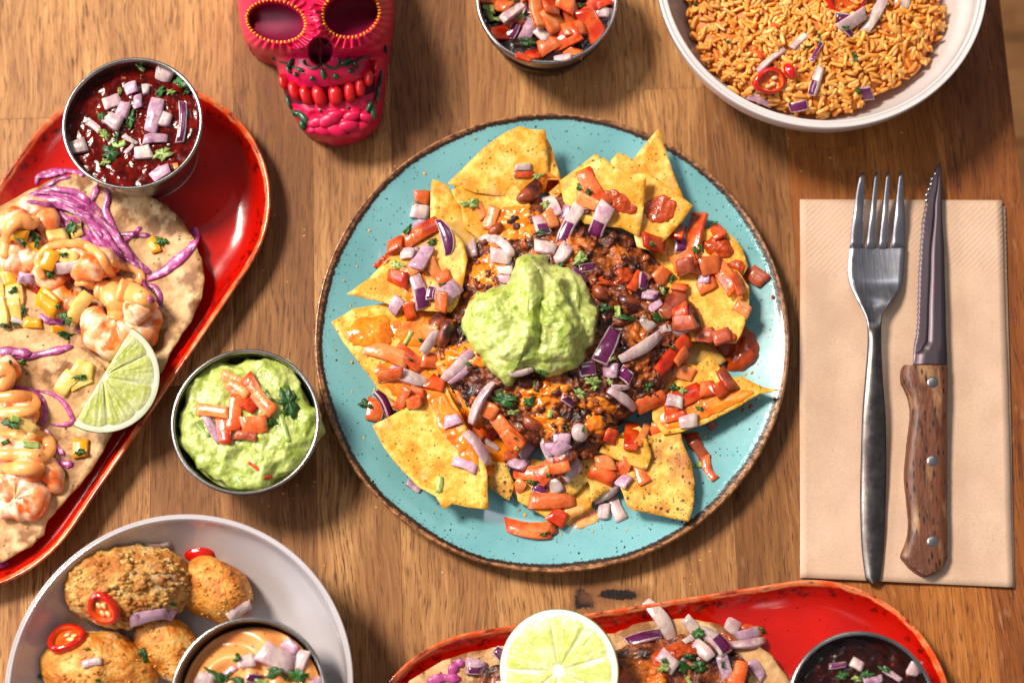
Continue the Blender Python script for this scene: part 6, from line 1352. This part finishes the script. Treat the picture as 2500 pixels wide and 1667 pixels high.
vine([(780, 630), (830, 655), (890, 635), (915, 600)], 3.2); vine([(915, 600), (960, 635), (1010, 655), (1070, 640), (1095, 580), (1070, 560)], 3.2); vine([(780, 630), (750, 600), (760, 575)], 3); vine([(510, 590), (580, 610), (640, 640), (740, 660)], 3.2); vine([(1100, 640), (1200, 610), (1300, 560), (1400, 520)], 3.2)
for (x, y, L, W, a) in [(940, 710, 120, 50, 80), (640, 610, 110, 40, -40), (620, 670, 100, 40, 70), (720, 670, 90, 40, 20), (685, 715, 60, 40, 80), (1160, 600, 120, 50, -30), (1200, 680, 70, 50, 0), (1240, 620, 90, 45, 50), (760, 1130, 190, 70, 50), (700, 1090, 120, 60, 20), (750, 1200, 110, 60, 75), (1400, 1060, 200, 60, 70), (1370, 1020, 120, 50, 110), (1450, 900, 220, 40, 95), (620, 980, 170, 35, 75), (650, 1080, 120, 40, 80), (1480, 760, 180, 35, 95), (470, 570, 80, 40, 10), (1530, 480, 90, 30, 80)]:
    ball('painted_leaf', 550+x/ZM, y/ZM, L/ZM/2, W/ZM/2, a, .0040, mt['grn'], sub=6, parent=sk, reg=False, sink=.2)
for (x, y, r) in [(832, 752, 7), (1055, 732, 8), (910, 1066, 4), (1175, 1028, 4)]:
    ball('painted_dot', 550+x/ZM, y/ZM, r, r, 0, .0026, mt['grn'], sub=6, parent=sk, reg=False, sink=.35)
rr = random.Random(4)
for (x, y, r) in [(880, 1170, 24), (990, 1150, 28), (1050, 1100, 22), (1210, 1110, 24), (1300, 1200, 26), (1180, 1200, 26), (1060, 1240, 26), (930, 1240, 24), (1340, 1120, 20), (850, 1240, 18), (1240, 1270, 20)]:
    ball('rose_petal', 550+x/ZM, y/ZM, r, r*.62, rr.uniform(-30, 30), .006, mt['skull'], sub=10, parent=sk, reg=False, sink=.42)

# crumbs on the wood
rr = random.Random(41); vs = []; fs = []
for q in range(70):
    x, y = rr.choice([(760, 1260), (700, 620), (1500, 210), (1180, 1420), (1700, 1380), (900, 330), (760, 1200), (1950, 380)]); x += rr.gauss(0, 90); y += rr.gauss(0, 60)
    h, n = hit(x, y)
    if h.z > .002: continue
    s0 = rr.uniform(.0002, .0007); o0 = len(vs)
    for v in lv: vs.append(h+Vector((v.x*1.4, v.y, v.z*.5))*s0*(1+.6*noise.noise(v*1.7+Vector((q, 0, 0)))))
    fs += [tuple(o0+i for i in f) for f in lf]
mesh('table_crumbs', vs, fs, mt['crumb'], label='few tiny crumbs fallen on the wooden table between the dishes', cat='crumbs', kind='stuff')
# ================================================================ names that single out
DISH = {'nachos': (1330, 800, 560, 'the guacamole on the nachos'), 'salsa': (323, 300, 160, 'upper left salsa cup'), 'salsa2': (2105, 1722, 180, 'lower right salsa cup'), 'pico': (1335, -5, 170, 'top tomato cup'),
        'guac': (599, 1028, 180, 'guacamole cup'), 'mayo': (607, 1697, 185, 'mayonnaise cup'), 'rice': (1990, 60, 320, 'rice bowl'), 'grey': (437, 1500, 380, 'croquette bowl'),
        'taco': (250, 640, 420, 'upper prawn taco'), 'taco2': (100, 1100, 320, 'lower prawn taco'), 'btaco': (1640, 1580, 320, 'bottom taco')}
HR = ['twelve', 'one', 'two', 'three', 'four', 'five', 'six', 'seven', 'eight', 'nine', 'ten', 'eleven']
def phrase(px, py, dish):
    cx, cy, R, nm = DISH[dish]; dx, dy = px-cx, cy-py; r = math.hypot(dx, dy)/R
    h = HR[int(round(math.degrees(math.atan2(dx, dy))/30)) % 12]
    if dish == 'nachos':
        zone = 'touching' if r < .34 else ('on the mince at' if r < .58 else ('out on the chips at' if r < .8 else 'near the plate rim at'))
        if zone == 'touching': return 'close beside the guacamole at its %s o\'clock' % h
        return '%s %s o\'clock from the guacamole' % (zone, h)
    if r < .3: return 'in the middle of the %s' % nm
    return '%s %s o\'clock in the %s' % ('halfway out at' if r < .7 else 'edge at', h, nm)
groups = {}
for k, o, px, py, dish, sz in FINAL:
    if 'label' in o: continue
    groups.setdefault((k, phrase(px, py, dish)), []).append((sz, px, py, o))
SZ = {2: ['larger', 'smaller'], 3: ['largest', 'middle-sized', 'smallest']}
for (k, ph), L in groups.items():
    L.sort(key=lambda t: -t[0])
    if len(L) == 1: L[0][3]['label'] = '%s, %s' % (k, ph)
    elif len(L) in SZ and len(set(round(t[0]) for t in L)) == len(L):
        for w_, t in zip(SZ[len(L)], L): t[3]['label'] = '%s %s, %s' % (w_, k, ph)
    else:
        L.sort(key=lambda t: t[1])
        OR = ['leftmost', 'second-left', 'third-left', 'fourth-left', 'fifth-left', 'sixth-left', 'seventh-left']
        for i, t in enumerate(L):
            t[3]['label'] = '%s %s, %s' % (OR[i] if i < len(L)-1 else 'rightmost', k, ph)
GR = {'red_onion_piece': 'chopped red onion pieces', 'tomato_piece': 'chopped tomato pieces', 'coriander_leaf': 'chopped coriander leaves', 'kidney_bean': 'kidney beans in the chili', 'mango_piece': 'mango dice on the prawn tacos', 'pineapple_piece': 'pineapple dice on the prawn tacos', 'coriander_sprig': 'cut coriander stalks',
      'prawn': 'cooked prawns on the tacos', 'croquette': 'breaded croquettes in the grey bowl', 'cabbage_strand': 'pickled cabbage strands on the tacos', 'chilli_ring': 'sliced red chilli rings', 'tortilla': 'soft corn tortillas', 'sauce_drizzle': 'orange sauce drizzles on the tacos'}
for o in SC.objects:
    b = o.name.split('.')[0]
    if o.parent is None and b in GR and 'group' not in o: o['group'] = GR[b]
print('OBJ', len(SC.objects), 'TRI', sum(len(o.data.polygons) for o in SC.objects if o.type == 'MESH'))
